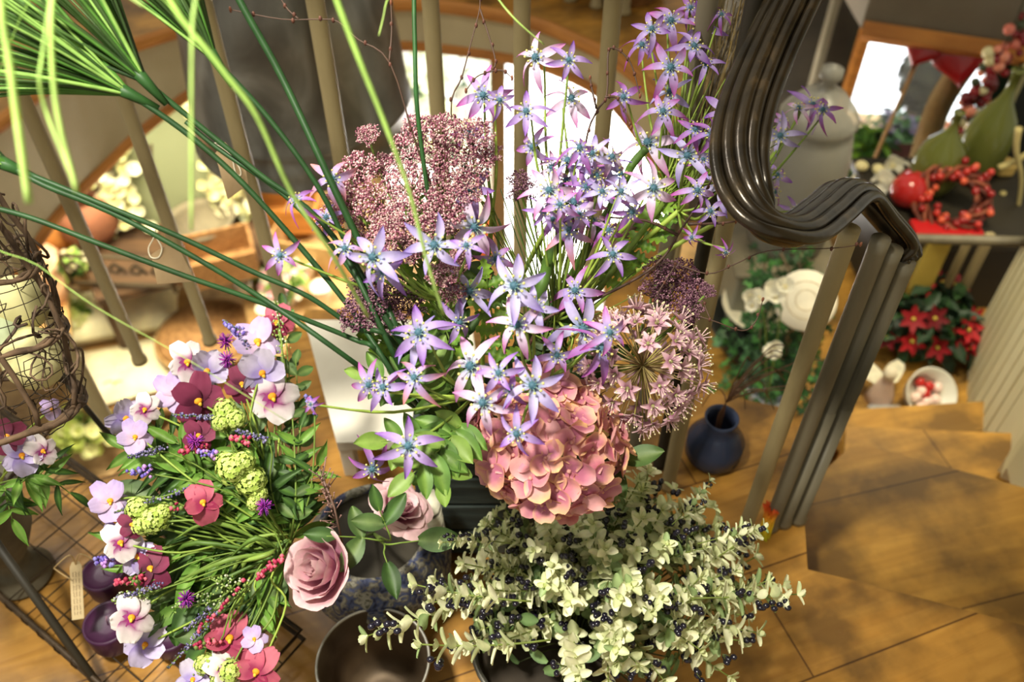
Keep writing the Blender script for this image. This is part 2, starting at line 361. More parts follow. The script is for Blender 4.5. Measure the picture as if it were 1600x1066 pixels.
def tree(p, h, r, label, seed, cc=(26, 34, 26)):
    rr = random.Random(seed); t = thing('tree', label, 'tree', p)
    m = MB(); m.tube([p, p+V((0, 0, h*.5))], [.09, .05], 8, lin((70, 56, 40))); obj('trunk', m, 'stem', t)
    m = MB()
    for _ in range(900):
        d = V((rr.gauss(0, 1), rr.gauss(0, 1), rr.gauss(0, 1))).normalized(); k = rr.uniform(.5, 1)
        c = p+V((d.x*r*k, d.y*r*k, h*.62+d.z*h*.42*k))
        g = lerp(lin(cc), lin((52, 62, 44)), rr.random())
        mm = srt(c, d+V((rr.uniform(-.6, .6),)*3), rr.uniform(0, 6), .16)
        m.add([mm @ V(q) for q in ((-.5, 0, 0), (0, -.3, .1), (.5, 0, 0), (0, .3, .1))], [(0, 1, 2, 3)], g)
    tag(obj('foliage', m, 'leaf', t), kind='stuff')
tree(Z(1416, 205, -2.72), .95, .20, 'dark bushy tree standing outside beyond the shop window', 3)
# right-hand stairwell wall: cream boards, curved, with a thin grey rail along its top
wp = [V((1.20, .25, 0)), Z(1606, 764, -.18), Z(1580, 700, -.36), Z(1536, 650, -.54), Z(1512, 598, -.72), Z(1506, 548, -.72)]
wz = [(-.2, .3), (-.25, .22), (-.45, .05), (-.62, -.05), (-.78, -.13), (-.78, -.24)]
wps = smooth_path(wp, 4); wzz = smooth_path([V((a, b, 0)) for a, b in wz], 4)
m = MB()
for i in range(len(wps)-1):
    a, b = wps[i], wps[i+1]; d = V((b.x-a.x, b.y-a.y, 0)).normalized(); n = V((d.y, -d.x, 0))*.03
    z0, z1 = wzz[i].x, wzz[i].y; g = d*(.006 if i > 9 else 0)
    a2, b2 = V((a.x, a.y, 0))+g, V((b.x, b.y, 0))-g
    vs = [a2+V((0, 0, z0)), b2+V((0, 0, z0)), b2+V((0, 0, wzz[i+1].y)), a2+V((0, 0, z1))]
    m.add(vs+[v+n for v in vs], [(0, 1, 2, 3), (7, 6, 5, 4), (0, 4, 5, 1), (1, 5, 6, 2), (2, 6, 7, 3), (3, 7, 4, 0)], (.5,)*3)
struct('wall_stair', m, 'wall')
cap = [V((p.x, p.y, z.y)) for p, z in zip(wps, wzz)]
capx = cap[4:]+smooth_path([cap[-1], Z(1395, 372, -.33)+V((.0, 0, 0))], 4)[1:]
m = MB(); m.tube(capx, .016, 8, (.5,)*3)
solo('stair_rail', m, 'barg', 'thin grey-green rail along the top of the cream stair wall at right', 'rail')
mp = MB()
for k, (px, w_, c_) in enumerate(((1404, .075, 'yellow'), (1446, .022, 'bar'), (1475, .03, 'bar'))):
    q = Z(px, 520-k*4, -.72); m = MB()
    m.box((q.x-w_/2, q.y-.012, -.72), (q.x+w_/2, q.y+.012, -.30), bev=.004)
    solo('stair_picket', m, c_, ['broad cream picket below the rail beside the dark gap', 'narrow tan picket in front of the dark cupboard', 'narrow tan picket where the cream boarding begins'][k], 'picket', 'pickets under the thin stair rail', smooth=False)
# dark console cupboard behind the rail
q = Z(1545, 380, -.38)
m = MB(); m.box((1.22, 2.22, -.42), (2.75, 2.70, -.38), bev=.008); cons = thing('console_cupboard', 'dark wooden cupboard behind the stair rail carrying wreaths and bottles', 'cupboard', (1.9, 2.6, -2.7))
obj('cupboard_top', m, 'dark', cons, False)
m = MB(); m.box((1.26, 2.27, -2.7), (2.7, 2.66, -.42)); obj('cupboard_body', m, 'dark', cons, False)
m = MB(); m.box((.75, -1.6, 2.7), (3.2, 3.0, 2.8)); struct('ceiling_blocker', m, 'cream')  # unseen slab added over the right side to hold off ambient light
m = MB(); m.box((1.95, -1.6, -.3), (2.05, 1.3, 2.7)); struct('wall_blocker_right', m, 'wall')  # unseen wall added to darken the stairs and landing at right
# ================= BALUSTERS AND HANDRAIL =================
RAILZ = 1.13
def baluster(bx, by, zt, label, zb=0., r=.0135, grp='balusters round the stairwell', mat='bar', base=None):
    p = Z(bx, by, zb) if base is None else V(base)
    m = MB(); zs_ = [zb, zb+.012, zb+.02, zb+.35, (zb+zt)/2, zt-.02, zt]
    m.tube([V((p.x, p.y, z)) for z in zs_], [r*1.25, r*1.25, r, r*1.03, r, r*.98, r], 14, (.5,)*3)
    return solo('baluster', m, mat, label, 'baluster', grp, base=p)
def ibar(tx, ty, Yv, zt, zb=0): # bar whose line passes a given picture point at distance Yv
    p = Y(tx, ty, Yv); return (p.x, p.y, zb)
baluster(0, 0, RAILZ, 'leftmost tan baluster, behind the twisted vine cloche', base=ibar(63, 462, 1.17, 1), r=.0145)
baluster(0, 0, RAILZ, 'tan baluster left of the heart garland, its foot behind the vine cloche', base=ibar(83, 260, 1.36, 1))
baluster(0, 0, RAILZ, 'tan baluster passing left of the lampshade and hung with a string loop label', base=ibar(253, 320, 1.42, 1))
baluster(0, 0, RAILZ, 'tan baluster in front of the left edge of the zinc lampshade', base=ibar(398, 311, 1.46, 1), r=.015)
baluster(0, 0, RAILZ, 'tan baluster in front of the right half of the zinc lampshade', base=ibar(534, 253, 1.48, 1), r=.0165)
baluster(0, 0, RAILZ, 'tan baluster just right of the zinc lampshade, behind the pink lace flowers', base=ibar(679, 100, 1.50, 1), r=.0155)
baluster(0, 0, RAILZ, 'tan baluster behind the tall blue star flowers at the top middle', base=ibar(814, 202, 1.50, 1), r=.0155)
baluster(0, 0, RAILZ, 'tan baluster with a bare twig curling past it right of the top middle star flowers', base=ibar(939, 228, 1.49, 1), r=.0165)
baluster(0, 0, RAILZ, 'tan baluster mostly hidden behind the upper right star flowers', base=ibar(1048, 420, 1.36, 1))
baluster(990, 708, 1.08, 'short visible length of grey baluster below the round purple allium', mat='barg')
baluster(1043, 760, .955, 'tan baluster right of the round allium, running up inside the rail loop', r=.0135)
baluster(1160, 838, .755, 'tan baluster under the hump of the handrail, nearest of the right-hand row', r=.0135)
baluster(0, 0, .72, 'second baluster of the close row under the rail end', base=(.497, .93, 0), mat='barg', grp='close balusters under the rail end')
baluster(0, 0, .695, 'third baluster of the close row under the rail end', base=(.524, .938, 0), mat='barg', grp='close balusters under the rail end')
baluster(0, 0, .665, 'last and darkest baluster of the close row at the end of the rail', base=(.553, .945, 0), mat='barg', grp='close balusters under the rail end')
baluster(0, 0, 1.02, 'dark thin baluster close behind the tan one right of the allium', base=(.302, 1.075, 0), mat='dark', r=.012)
for k, px in enumerate((846, 894, 937, 982)):
    q = Y(px, 20, [3.06, 3.0, 2.95, 2.9][k]); p = (q.x, q.y+.12, 0)
    baluster(0, 0, 1.0, ['gallery baluster seen left of the paired middle ones at the top edge', 'second gallery baluster at the top edge, over the cream band', 'third gallery baluster at the top edge, over the cream band', 'gallery baluster at the top edge nearest the upper star flowers'][k], base=p, grp='balusters on the far gallery', r=.02)
# handrail: a flat moulding of five dark bronze reeds sweeping round
rp = [V((-1.9, 1.0, 1.15)), V((-1.3, 1.3, 1.15)), V((-.7, 1.46, 1.15)), V((0, 1.5, 1.15)), V((.42, 1.42, 1.14)), D(1300, -130, 1.12), D(1238, 0, 1.09), D(1196, 90, 1.07), D(1166, 170, 1.04), D(1155, 240, 1.02), D(1168, 305, 1.0), D(1202, 350, 1.0), D(1250, 358, 1.04), D(1292, 330, 1.10), D(1328, 300, 1.16), D(1352, 306, 1.20), D(1385, 342, 1.24), D(1412, 374, 1.27), D(1422, 402, 1.28)]
rps = smooth_path(rp, 9)
hr = thing('handrail', 'dark bronze reeded handrail sweeping down in a tight curl at right', 'handrail', rp[6])
K = len(rps)
for s_, nm in ((0, 'reed'), (1, 'reed'), (2, 'reed'), (3, 'reed'), (4, 'reed')):
    pts = []; rad = []
    for i, p in enumerate(rps):
        t = (rps[min(i+1, K-1)]-rps[max(i-1, 0)]).normalized()
        view = (p-CAM).normalized() if False else V((0, .55, -.83))
        up = V((0, .25, 1)).normalized()
        side = t.cross(up).normalized(); nn = side.cross(t).normalized()
        off = (s_-2)/2.
        pts.append(p+side*off*.0265+nn*(.009*(1-off*off)))
        rad.append(.0078 if s_ != 2 else .0084)
    # moulding cross-section with a flattened reed
    m = MB(); m.tube(pts, rad, 10, (.5,)*3); obj(nm, m, 'bronze', hr)
m = MB(); pts = []
for i, p in enumerate(rps):
    pts.append(p-V((0, 0, .006)))
m.tube(pts, .016, 10, (.5,)*3); obj('rail_core', m, 'bronze', hr)
# ================= ZINC LAMPSHADE IN THE STAIRWELL =================
lc = Y(481, 200, 2.3); zb = lc.z
sh = thing('zinc_lampshade', 'large grey zinc lampshade hanging in the stairwell, mottled and flared', 'lampshade', lc)
m = MB(); m.lathe([(.325, 0), (.328, .006), (.322, .012), (.312, .10), (.316, .105), (.311, .112), (.286, .38), (.262, .66), (.10, .80), (.03, .82)], 64, (.5,)*3, Mx.Translation(lc), cap0=False)
m.lathe([(.028, .80), (.255, .65), (.28, .38), (.318, .002), (.325, 0)], 64, (.5,)*3, Mx.Translation(lc), cap0=False)
obj('shade', m, 'zinc', sh)
m = MB(); m.tube([lc+V((0, 0, .80)), lc+V((0, 0, 2.2))], .006, 8, (.5,)*3); obj('cord', m, 'dark', sh)
# ================= CENTRE BOUQUET =================
TOPZ = .34
BX = V((-.055, .95, TOPZ))          # mouth of the crate vase
cr = thing('crate_planter', 'dark blue-green slatted wooden crate holding the tall centre bouquet', 'crate', (-.055, .96, 0))
for k in range(4):
    z0 = .01+k*.083
    m = MB(); m.box((-.165, .865, z0), (.05, .879, z0+.076), bev=.003); m.box((-.165, 1.041, z0), (.05, 1.055, z0+.076), bev=.003)
    m.box((-.165, .879, z0), (-.152, 1.041, z0+.076), bev=.003); m.box((.037, .879, z0), (.05, 1.041, z0+.076), bev=.003)
    obj('slat', m, 'crate', cr, False)
m = MB(); m.box((-.152, .879, .004), (.037, 1.041, .02)); obj('bottom_board', m, 'crate', cr, False)
for sx in (-.148, .021):
    m = MB(); m.box((sx, .880, .02), (sx+.012, .892, .34)); obj('corner_post', m, 'crate', cr, False)
GRN = lin((104, 128, 50)); DGRN = lin((44, 66, 30)); YG = lin((150, 172, 70))
def star_mesh(seed, tip, mid, base, droop):
    rr = random.Random(seed); m = MB(); n = 6
    for k in range(n):
        a = 2*PI*k/n+rr.uniform(-.16, .16); L = rr.uniform(.034, .046); c0 = rr.uniform(-.05, .7)+droop; tw = rr.uniform(-.7, .7); W = rr.uniform(.0125, .0155)
        up = rr.uniform(.1, .5)
        tp_ = lerp(tip, mid, rr.uniform(0, .35))
        m.petal(rotz(a) @ rotx(tw) @ Mx.Translation((.004, 0, 0)), L, W,
                lambda t: max(.05, math.sin(PI*min(1, .16+.84*t)))**.8,
                lambda t, q, c0=c0, up=up: L*(up*t-c0*1.5*t*t)+.0022*q*q-.001,
                lambda t, q, tp_=tp_: lerp(ramp([(0, base), (.28, mid), (.5, lerp(mid, tp_, .3)), (.85, tp_), (1, tp_)], t), mid, .25*(1-abs(q))), 6, 4)
    return m
def center_mesh():
    rr = random.Random(5); m = MB(); tl = lin((70, 108, 128))
    m.ell((0, 0, .004), (.0055, .0055, .0055), tl, 10, 6)
    for k in range(14):
        a = k*2.4; r = .0042+.0004*(k % 3)
        m.octa((r*math.cos(a), r*math.sin(a), .0075-.0003*k), .0016, lin((100, 140, 150)))
    for k in range(9):
        a = k*2*PI/9+.2; L = .011+rr.uniform(0, .004)
        p = V((L*math.cos(a), L*math.sin(a), .008+rr.uniform(0, .004)))
        m.tube([(0, 0, .002), p*.6+V((0, 0, .002)), p], .0005, 4, lin((170, 190, 170))); m.ell(p, .0021, lin((232, 222, 140)), 5, 4)
    return m
mag, lil, wht, vio, blu, pch = lin((178, 48, 150)), lin((180, 156, 210)), lin((222, 204, 228)), lin((128, 68, 170)), lin((140, 168, 204)), lin((220, 136, 124))
STARS = [mesh_of('star_petals', star_mesh(s, *c), 'petal') for s, c in enumerate((
    (mag, wht, blu, .1), (vio, lil, blu, .2), (mag, lil, blu, .3), (lin((140, 116, 196)), lin((192, 182, 222)), blu, .15), (pch, lil, blu, .35), (lin((150, 36, 130)), lin((158, 116, 186)), blu, .45)))]
SC = mesh_of('star_center', center_mesh(), 'petal')
def spray(label, hub, pts, d, foot=None, dj=.05, main=None, thick=.0034, col_=None):
    """pts: (px, py, halfspan_px[, style])"""
    t = thing('star_flower_spray', label, 'flower', foot or BX, 'blue-violet star flower sprays')
    m = MB(); foot = V(foot or BX)
    m.tube(smooth_path([foot+V((0, 0, -.25)) if foot.z > .3 else foot, foot*.6+hub*.4+V((0, 0, .03)), hub], 5), [thick]*11, 7, YG)
    fl = []
    for q in pts:
        px, py, hs = q[:3]; dd = (q[4] if len(q) > 4 else d)+R.uniform(-dj, dj); p = D(px, py, dd)
        n = (to_cam(p)*1.0+(p-hub).normalized()*.55+jit(.38)).normalized()
        s = hs*dd/F/.037
        c1 = hub.lerp(p, .5)-V((0, 0, .012))+jit(.006)
        m.tube(smooth_path([hub, c1, p-n*.03*s, p-n*.002], 4), [.0019]*6+[.0014]*7, 5, [lerp(GRN, YG, i/12) for i in range(13)] and lerp(GRN, YG, R.random()))
        m.tube([p-n*.016, p-n*.004], [.0016, .0042*s], 6, GRN)
        fl.append((p, n, s, q))
    obj('stem', m, 'stem', t)
    for p, n, s, q in fl:
        k = q[3] if len(q) > 3 and q[3] is not None else R.choice((0, 1, 1, 2, 3, 0, 4, 5))
        Mw = srt(p, n, R.uniform(0, 6), s)
        f = inst(STARS[k], 'flower_head', t, Mw); c = bpy.data.objects.new('flower_center', SC); col.objects.link(c); c.parent = f
    return t
spray('star flower spray standing tallest at the top middle, over the white cloth', D(868, 330, 1.08), [(838, 91, 38, 0), (889, 94, 28, 1), (891, 155, 36, 0), (823, 175, 32, 1), (833, 230, 30, 2), (887, 253, 34, 1), (942, 253, 34, 3), (858, 298, 38, 0), (884, 283, 26, 5), (967, 273, 30, 2), (925, 240, 28, 3), (905, 232, 30, 5), (930, 275, 28, 1), (862, 262, 26, 0), (955, 245, 28, 0), (915, 292, 26, 5)], 1.06)
spray('star flower spray with two heads beside the thin black twigs left of the top middle', D(770, 330, 1.12), [(755, 149, 36, 2), (780, 157, 24, 1), (732, 208, 28, 5), (737, 298, 36, 1), (742, 353, 46, 0), (775, 404, 28, 2)], 1.07)
spray('dense star flower spray at upper right, reaching the top edge beside the twig bundle', D(1040, 290, 1.22), [(1048, 33, 32, 2), (1018, 46, 28, 1), (1096, 38, 34, 1), (1003, 71, 27, 5), (1084, 73, 30, 1), (1048, 106, 36, 2), (1046, 144, 30, 3), (975, 152, 28, 5), (1036, 175, 32, 2), (1079, 13, 22, 5), (1127, 23, 18, 5), (1013, 225, 44, 0), (1074, 243, 38, 3), (1103, 100, 24, 1)], 1.15, foot=BX+V((.03, 0, 0)))
spray('star flower spray whose heads sit just left of the bronze handrail', D(1060, 330, 1.16), [(1132, 175, 34, 1), (1111, 210, 28, 5), (1086, 203, 26, 5), (1089, 298, 27, 2), (1127, 290, 36, 3), (1081, 371, 15, 5), (1134, 394, 14, 5), (1110, 330, 22, 1), (1098, 250, 22, 2)], 1.12, foot=BX+V((.04, 0, 0)))
spray('star flower spray seen through and beyond the curl of the handrail', D(1150, 330, 1.30), [(1268, 165, 30, 1), (1248, 170, 22, 0), (1286, 172, 24, 5), (1220, 212, 30, 3), (1213, 275, 26, 1), (1208, 300, 24, 5), (1243, 328, 20, 1), (1222, 190, 18, 2)], 1.36, foot=BX+V((.04, .03, 0)))
spray('star flower spray with pale lilac heads in the middle of the bouquet', D(870, 500, 1.14), [(896, 318, 40, 0), (1020, 295, 40, 0), (889, 361, 34, 4), (987, 331, 28, 5), (957, 398, 32, 1), (899, 455, 34, 2), (911, 513, 52, 3), (940, 300, 26, 3), (905, 335, 22, 1), (950, 360, 24, 5), (850, 330, 24, 1), (865, 345, 28, 5), (925, 345, 26, 0), (970, 300, 28, 3), (875, 320, 26, 2)], 1.04)
spray('star flower spray with large white-lilac heads just above the pink hydrangea', D(840, 600, 1.08), [(805, 447, 48, 3), (808, 508, 42, 0), (837, 480, 34, 3), (937, 545, 46, 5), (737, 573, 50, 0), (780, 583, 32, 1), (755, 629, 44, 0), (833, 603, 46, 3), (808, 677, 34, 1), (870, 555, 30, 2), (952, 520, 32, 2), (798, 610, 26, 5)], .97)
spray('star flower spray over the pink lace flowers at the left of the bouquet', D(690, 470, 1.08), [(519, 280, 34, 4), (463, 313, 26, 5), (438, 399, 28, 2), (585, 402, 46, 3), (539, 389, 30, 4), (679, 384, 44, 3), (729, 384, 26, 1), (732, 455, 40, 3), (717, 503, 32, 1), (600, 425, 34, 1), (510, 340, 24, 1)], 1.0)
spray('star flower spray hanging lowest at left, over the white stool', D(740, 620, 1.06), [(656, 521, 44, 1), (648, 533, 38, 3), (577, 601, 32, 2), (600, 606, 34, 1), (648, 591, 34, 4), (638, 697, 44, 1), (582, 732, 34, 5), (486, 632, 14, 5)], 1.0, foot=BX+V((-.03, 0, 0)))
# ---------- pink lace flowers: flat-topped umbels of tiny buds ----------
def lace_mesh(seed, c1, c2, c3):
    rr = random.Random(seed); m = MB()
    for k in range(22):
        a = k*2.399; r = .0285*math.sqrt((k+.5)/22); p = V((r*math.cos(a), r*math.sin(a), .010-.35*r+rr.uniform(-.002, .003)))
        m.tube([(0, 0, -.022), p*.7+V((0, 0, -.006)), p], .0006, 4, lin((120, 110, 70)))
        for j in range(21):
            d = V((rr.gauss(0, 1), rr.gauss(0, 1), abs(rr.gauss(0, 1))+.2)).normalized()
            q = p+d*rr.uniform(.004, .0085)
            m.octa(q, rr.uniform(.0012, .0022), rr.choice((c1, c1, c2, c3)))
            if j % 3 == 0: m.tube([p, q], .0004, 3, c3)
    return m
LACE = [mesh_of('lace_umbel', lace_mesh(s, lin((202, 146, 158)), lin((248, 222, 214)), lin((152, 84, 108))), 'petal') for s in (1, 2, 3)]
LACED = [mesh_of('lace_umbel_dark', lace_mesh(s, lin((134, 88, 110)), lin((182, 140, 150)), lin((88, 48, 70))), 'petal') for s in (4, 5)]
def lace(label, hub, pts, d, protos=LACE, foot=None):
    foot = V(foot or BX); t = thing('lace_flower', label, 'flower', foot, 'lace flowers with tiny pink buds')
    m = MB(); m.tube(smooth_path([foot+V((0, 0, -.22)), foot*.5+hub*.5+V((0, 0, .02)), hub], 5), .0032, 7, GRN); hs = []
    for px, py, r in pts:
        p = D(px, py, d+R.uniform(-.04, .04)); n = (to_cam(p)*.7+V((0, 0, .6))+(p-hub).normalized()*.5+jit(.15)).normalized()
        s = r*d/F/.036
        m.tube(smooth_path([hub, hub.lerp(p, .55)-V((0, 0, .01)), p-n*.022*s], 4), .0015, 5, GRN); hs.append((p, n, s))
    obj('stem', m, 'stem', t)
    for p, n, s in hs: inst(R.choice(protos), 'flower_cluster', t, srt(p, n, R.uniform(0, 6), s))
lace('lace flower at top left of the bouquet with one small head standing clear', D(640, 380, 1.1), [(575, 212, 24), (560, 268, 42), (600, 262, 36), (545, 318, 44), (592, 318, 42), (520, 345, 36), (570, 362, 40)], 1.06)
lace('tallest pink lace flower, its heads touching the tan baluster', D(690, 360, 1.12), [(652, 200, 32), (692, 204, 38), (740, 212, 38), (640, 235, 40), (690, 245, 42), (738, 258, 42), (762, 240, 28)], 1.08)
lace('pink lace flower forming the middle of the pink dome', D(660, 420, 1.08), [(638, 285, 42), (690, 292, 42), (642, 335, 42), (690, 335, 42), (728, 300, 34), (608, 355, 34), (716, 352, 34)], 1.05)
lace('small pink lace flower in front of the lobed green leaves', D(700, 500, 1.08), [(640, 395, 38), (690, 430, 30), (712, 412, 30), (705, 455, 28), (600, 378, 34), (655, 365, 34)], 1.03)
lace('dusky lace flower below the pink dome at the far left of the bouquet', D(660, 560, 1.1), [(570, 452, 36), (612, 462, 38), (560, 492, 38), (602, 500, 36), (640, 480, 32), (585, 472, 34)], 1.05, LACED+LACE[:1])
lace('dark purple lace flower above the round allium', D(985, 560, 1.14), [(1030, 425, 30), (1062, 428, 36), (1050, 462, 36), (1085, 455, 30), (1106, 455, 16), (1022, 455, 28), (1078, 485, 26)], 1.14, LACED, BX+V((.04, .02, 0)))
lace('small dusky lace flower tucked under the top middle star flowers', D(850, 420, 1.18), [(812, 285, 24), (828, 300, 22), (806, 305, 18)], 1.15, LACED)
# ---------- round allium ----------
def allium_floret(seed):
    rr = random.Random(seed); m = MB(); a0 = lin((198, 152, 170)); a1 = lin((226, 192, 194)); a2 = lin((160, 100, 130))
    for k in range(6):
        a = k*PI/3+rr.uniform(-.1, .1); up = rr.uniform(.5, 1.1)
        m.petal(rotz(a) @ roty(-up*.6), .013, .0068, lambda t: max(.1, math.sin(PI*min(1, .25+.75*t)))**.6, lambda t, q: .0015*q*q-.003*t*t, lambda t, q: ramp([(0, a2), (.4, a0), (1, a1)], t), 4, 2)
    for k in range(6):
        a = k*PI/3+.5; p = V((.006*math.cos(a), .006*math.sin(a), .011+rr.uniform(0, .003))); m.tube([(0, 0, 0), p], .0005, 3, a1); m.octa(p, .0011, lin((238, 226, 180)))
    m.ell((0, 0, .002), .0024, lin((150, 150, 90)), 6, 4)
    return m
AF = [mesh_of('allium_floret', allium_floret(s), 'petal') for s in (1, 2, 3)]
ac = D(1004, 572, 1.10); al = thing('allium', 'round dusty-pink allium globe with spoke-like stalks, right of the hydrangea', 'flower', BX)
m = MB(); m.tube(smooth_path([BX+V((.04, 0, -.2)), BX*.5+ac*.5, ac], 5), .0045, 8, GRN); fl = []
N_ = 84
for k in range(N_):
    z = 1-2*(k+.5)/N_; r = math.sqrt(1-z*z); a = k*2.399963
    d = V((r*math.cos(a), r*math.sin(a), z))+jit(.08); d.normalize(); 
    if d.dot(to_cam(ac)) > .82 and R.random() < .55: continue
    L = .072*R.uniform(.86, 1.06); fl.append((d, L)); m.tube([ac, ac+d*L], [.0011, .0008], 4, lerp(lin((150, 140, 70)), lin((176, 150, 110)), R.random()))
obj('stem', m, 'stem', al)
for d, L in fl: inst(R.choice(AF), 'floret', al, srt(ac+d*L, d+jit(.2), R.uniform(0, 6), R.uniform(1.05, 1.4)))
# ---------- hydrangea ----------
def hyd_floret(seed):
    rr = random.Random(seed); m = MB(); pk = lin((202, 124, 144)); pk2 = lin((182, 106, 134)); ed = lin((242, 200, 128)); lt = lin((218, 158, 162))
    for k in range(4):
        a = k*PI/2+rr.uniform(-.12, .12); cc = rr.choice((pk, pk2, lt)); e = lerp(lt, ed, rr.uniform(0, 1)); cu = rr.uniform(-.3, .35); tw = rr.uniform(-.35, .35)
        m.petal(rotz(a) @ rotx(tw), .026*rr.uniform(.88, 1.1), .029*rr.uniform(.88, 1.12), lambda t: (max(.06, math.sin(PI*min(1, .12+.80*t)))**.62), lambda t, q, cu=cu: .021*cu*t*t+.0035*q*q+.0012*math.sin(7*t+3*q),
                lambda t, q, cc=cc, e=e: lerp(cc, e, max(0, max(t, abs(q)*.9)-.55)/.45*.9), 6, 6)
    m.ell((0, 0, .001), .0028, lin((222, 160, 150)), 8, 5); return m
HF = [mesh_of('hydrangea_floret', hyd_floret(s), 'petal') for s in range(5)]
hc = D(856, 692, 1.10); hy = thing('hydrangea', 'big dusty pink hydrangea head with yellow-edged petals hanging over the boxwood', 'flower', BX)
m = MB(); m.tube(smooth_path([BX+V((.03, 0, -.2)), BX*.5+hc*.5-V((0, 0, .02)), hc-V((0, 0, .03))], 5), .005, 8, GRN); fl = []
N_ = 92
for k in range(N_):
    z = 1-2*(k+.5)/N_; r = math.sqrt(1-z*z); a = k*2.399963; d = V((r*math.cos(a), r*math.sin(a), z))
    if d.dot(to_cam(hc)) < -.25: continue
    x = V((1, 0, 0)); c2 = to_cam(hc); u = x.cross(c2).normalized()
    # slightly heart-shaped outline, fuller at the upper right
    p = hc+x*d.dot(x)*.085+u*(-d.dot(u))*0+d*.0; off = x*(d.x*.088)+ (d-x*d.x)*.084
    off += x*(.012*d.dot(u)) if True else V()
    p = hc+off*R.uniform(.9, 1.05); fl.append((p, d)); m.tube([hc-V((0, 0, .02)), p-d*.004], .0009, 4, GRN)
obj('stem', m, 'stem', hy)
for p, d in fl[:98]: inst(R.choice(HF), 'floret', hy, srt(p, d+jit(.38), R.uniform(0, 6), R.uniform(.85, 1.12)))
# ---------- leaves of the bouquet ----------
def leaf_mesh(L, W, c0, c1, fold=.15, curl=.25, kind='ov', seed=0):
    m = MB(); rr = random.Random(seed)
    if kind == 'ov': sh = lambda t: max(.04, math.sin(PI*min(1, .06+.92*t)))**.75
    elif kind == 'lance': sh = lambda t: max(.03, math.sin(PI*min(1, .10+.9*t))**1.1)*(1.15-.4*t)
    else: sh = lambda t: max(.04, math.sin(PI*min(1, .06+.92*t)))**.7*(1+.35*math.sin(t*22))
    m.petal(Mx.Identity(4), L, W, sh, lambda t, q: L*(-curl*t*t)+W*fold*abs(q)+L*.1*t, lambda t, q: lerp(c1, c0, min(1, abs(q)*1.2+.15)), 9 if kind != 'lob' else 18, 4)
    return m
LG = lin((112, 142, 58)); MG = lin((78, 114, 44)); DG = lin((48, 74, 34))
LV = {'ov': [leaf_mesh(1, .55, LG, lin((136, 162, 80)), seed=1), leaf_mesh(1, .5, MG, LG, .2, .4)],
      'lance': [leaf_mesh(1, .30, lin((96, 136, 54)), lin((128, 160, 74)), .3, .3, 'lance'), leaf_mesh(1, .22, DG, MG, .35, .6, 'lance'), leaf_mesh(1, .28, lin((104, 146, 58)), LG, .3, .1, 'lance')],
      'lob': [leaf_mesh(1, .6, lin((120, 158, 44)), LG, .1, .4, 'lob'), leaf_mesh(1, .55, MG, lin((120, 158, 44)), .2, .2, 'lob')],
      'dk': [leaf_mesh(1, .5, DG, MG, .2, .3), leaf_mesh(1, .55, lin((70, 98, 48)), lin((110, 132, 70)), .15, .2)]}
def leaf_stem(name, label, path, n, L, kind, spread=.9, group=None, th=.0018, start=.25, updir=None, pair=True, parent=None, cat='leaf sprig', jt=.25, c=GRN):
    path = smooth_path(path, 6); K = len(path)-1
    m = MB(); m.tube(path, [th*(1-.6*i/K) for i in range(K+1)], 6, c)
    lf = MB()
    for k in range(n):
        t = start+(1-start)*(k+.5)/n if n > 1 else 1; i = min(K-1, int(t*K)); p = path[i].lerp(path[i+1], t*K-i); d = (path[i+1]-path[i]).normalized()
        nn = (to_cam(p)*.8+V((0, 0, .4))+jit(jt)).normalized(); sd = d.cross(nn).normalized()
        if k == n-1: dirs = [d]
        else: dirs = [(sd*(1 if k % 2 else -1)*spread+d*(1-spread*.35))] if not pair else [sd*spread+d*.5, -sd*spread+d*.5]
        for q in dirs:
            q = (q+jit(jt*.6)).normalized(); yv = nn.cross(q).normalized(); zv = q.cross(yv)
            l = L*R.uniform(.8, 1.15)
            mm = Mx.Translation(p) @ Mx(((q.x, yv.x, zv.x, 0), (q.y, yv.y, zv.y, 0), (q.z, yv.z, zv.z, 0), (0, 0, 0, 1))) @ Mx.Scale(l, 4)
            g = R.uniform(.75, 1.2); lf.merge(R.choice(LV[kind]), mm, (g, g, g))
    t = thing(name, label, cat, path[0], group); obj('stem', m, 'stem', t); obj('leaves', lf, 'leaf', t); return t
G1_ = 'leaf sprigs in the centre bouquet'
B0 = BX+V((-.03, -.02, -.05))
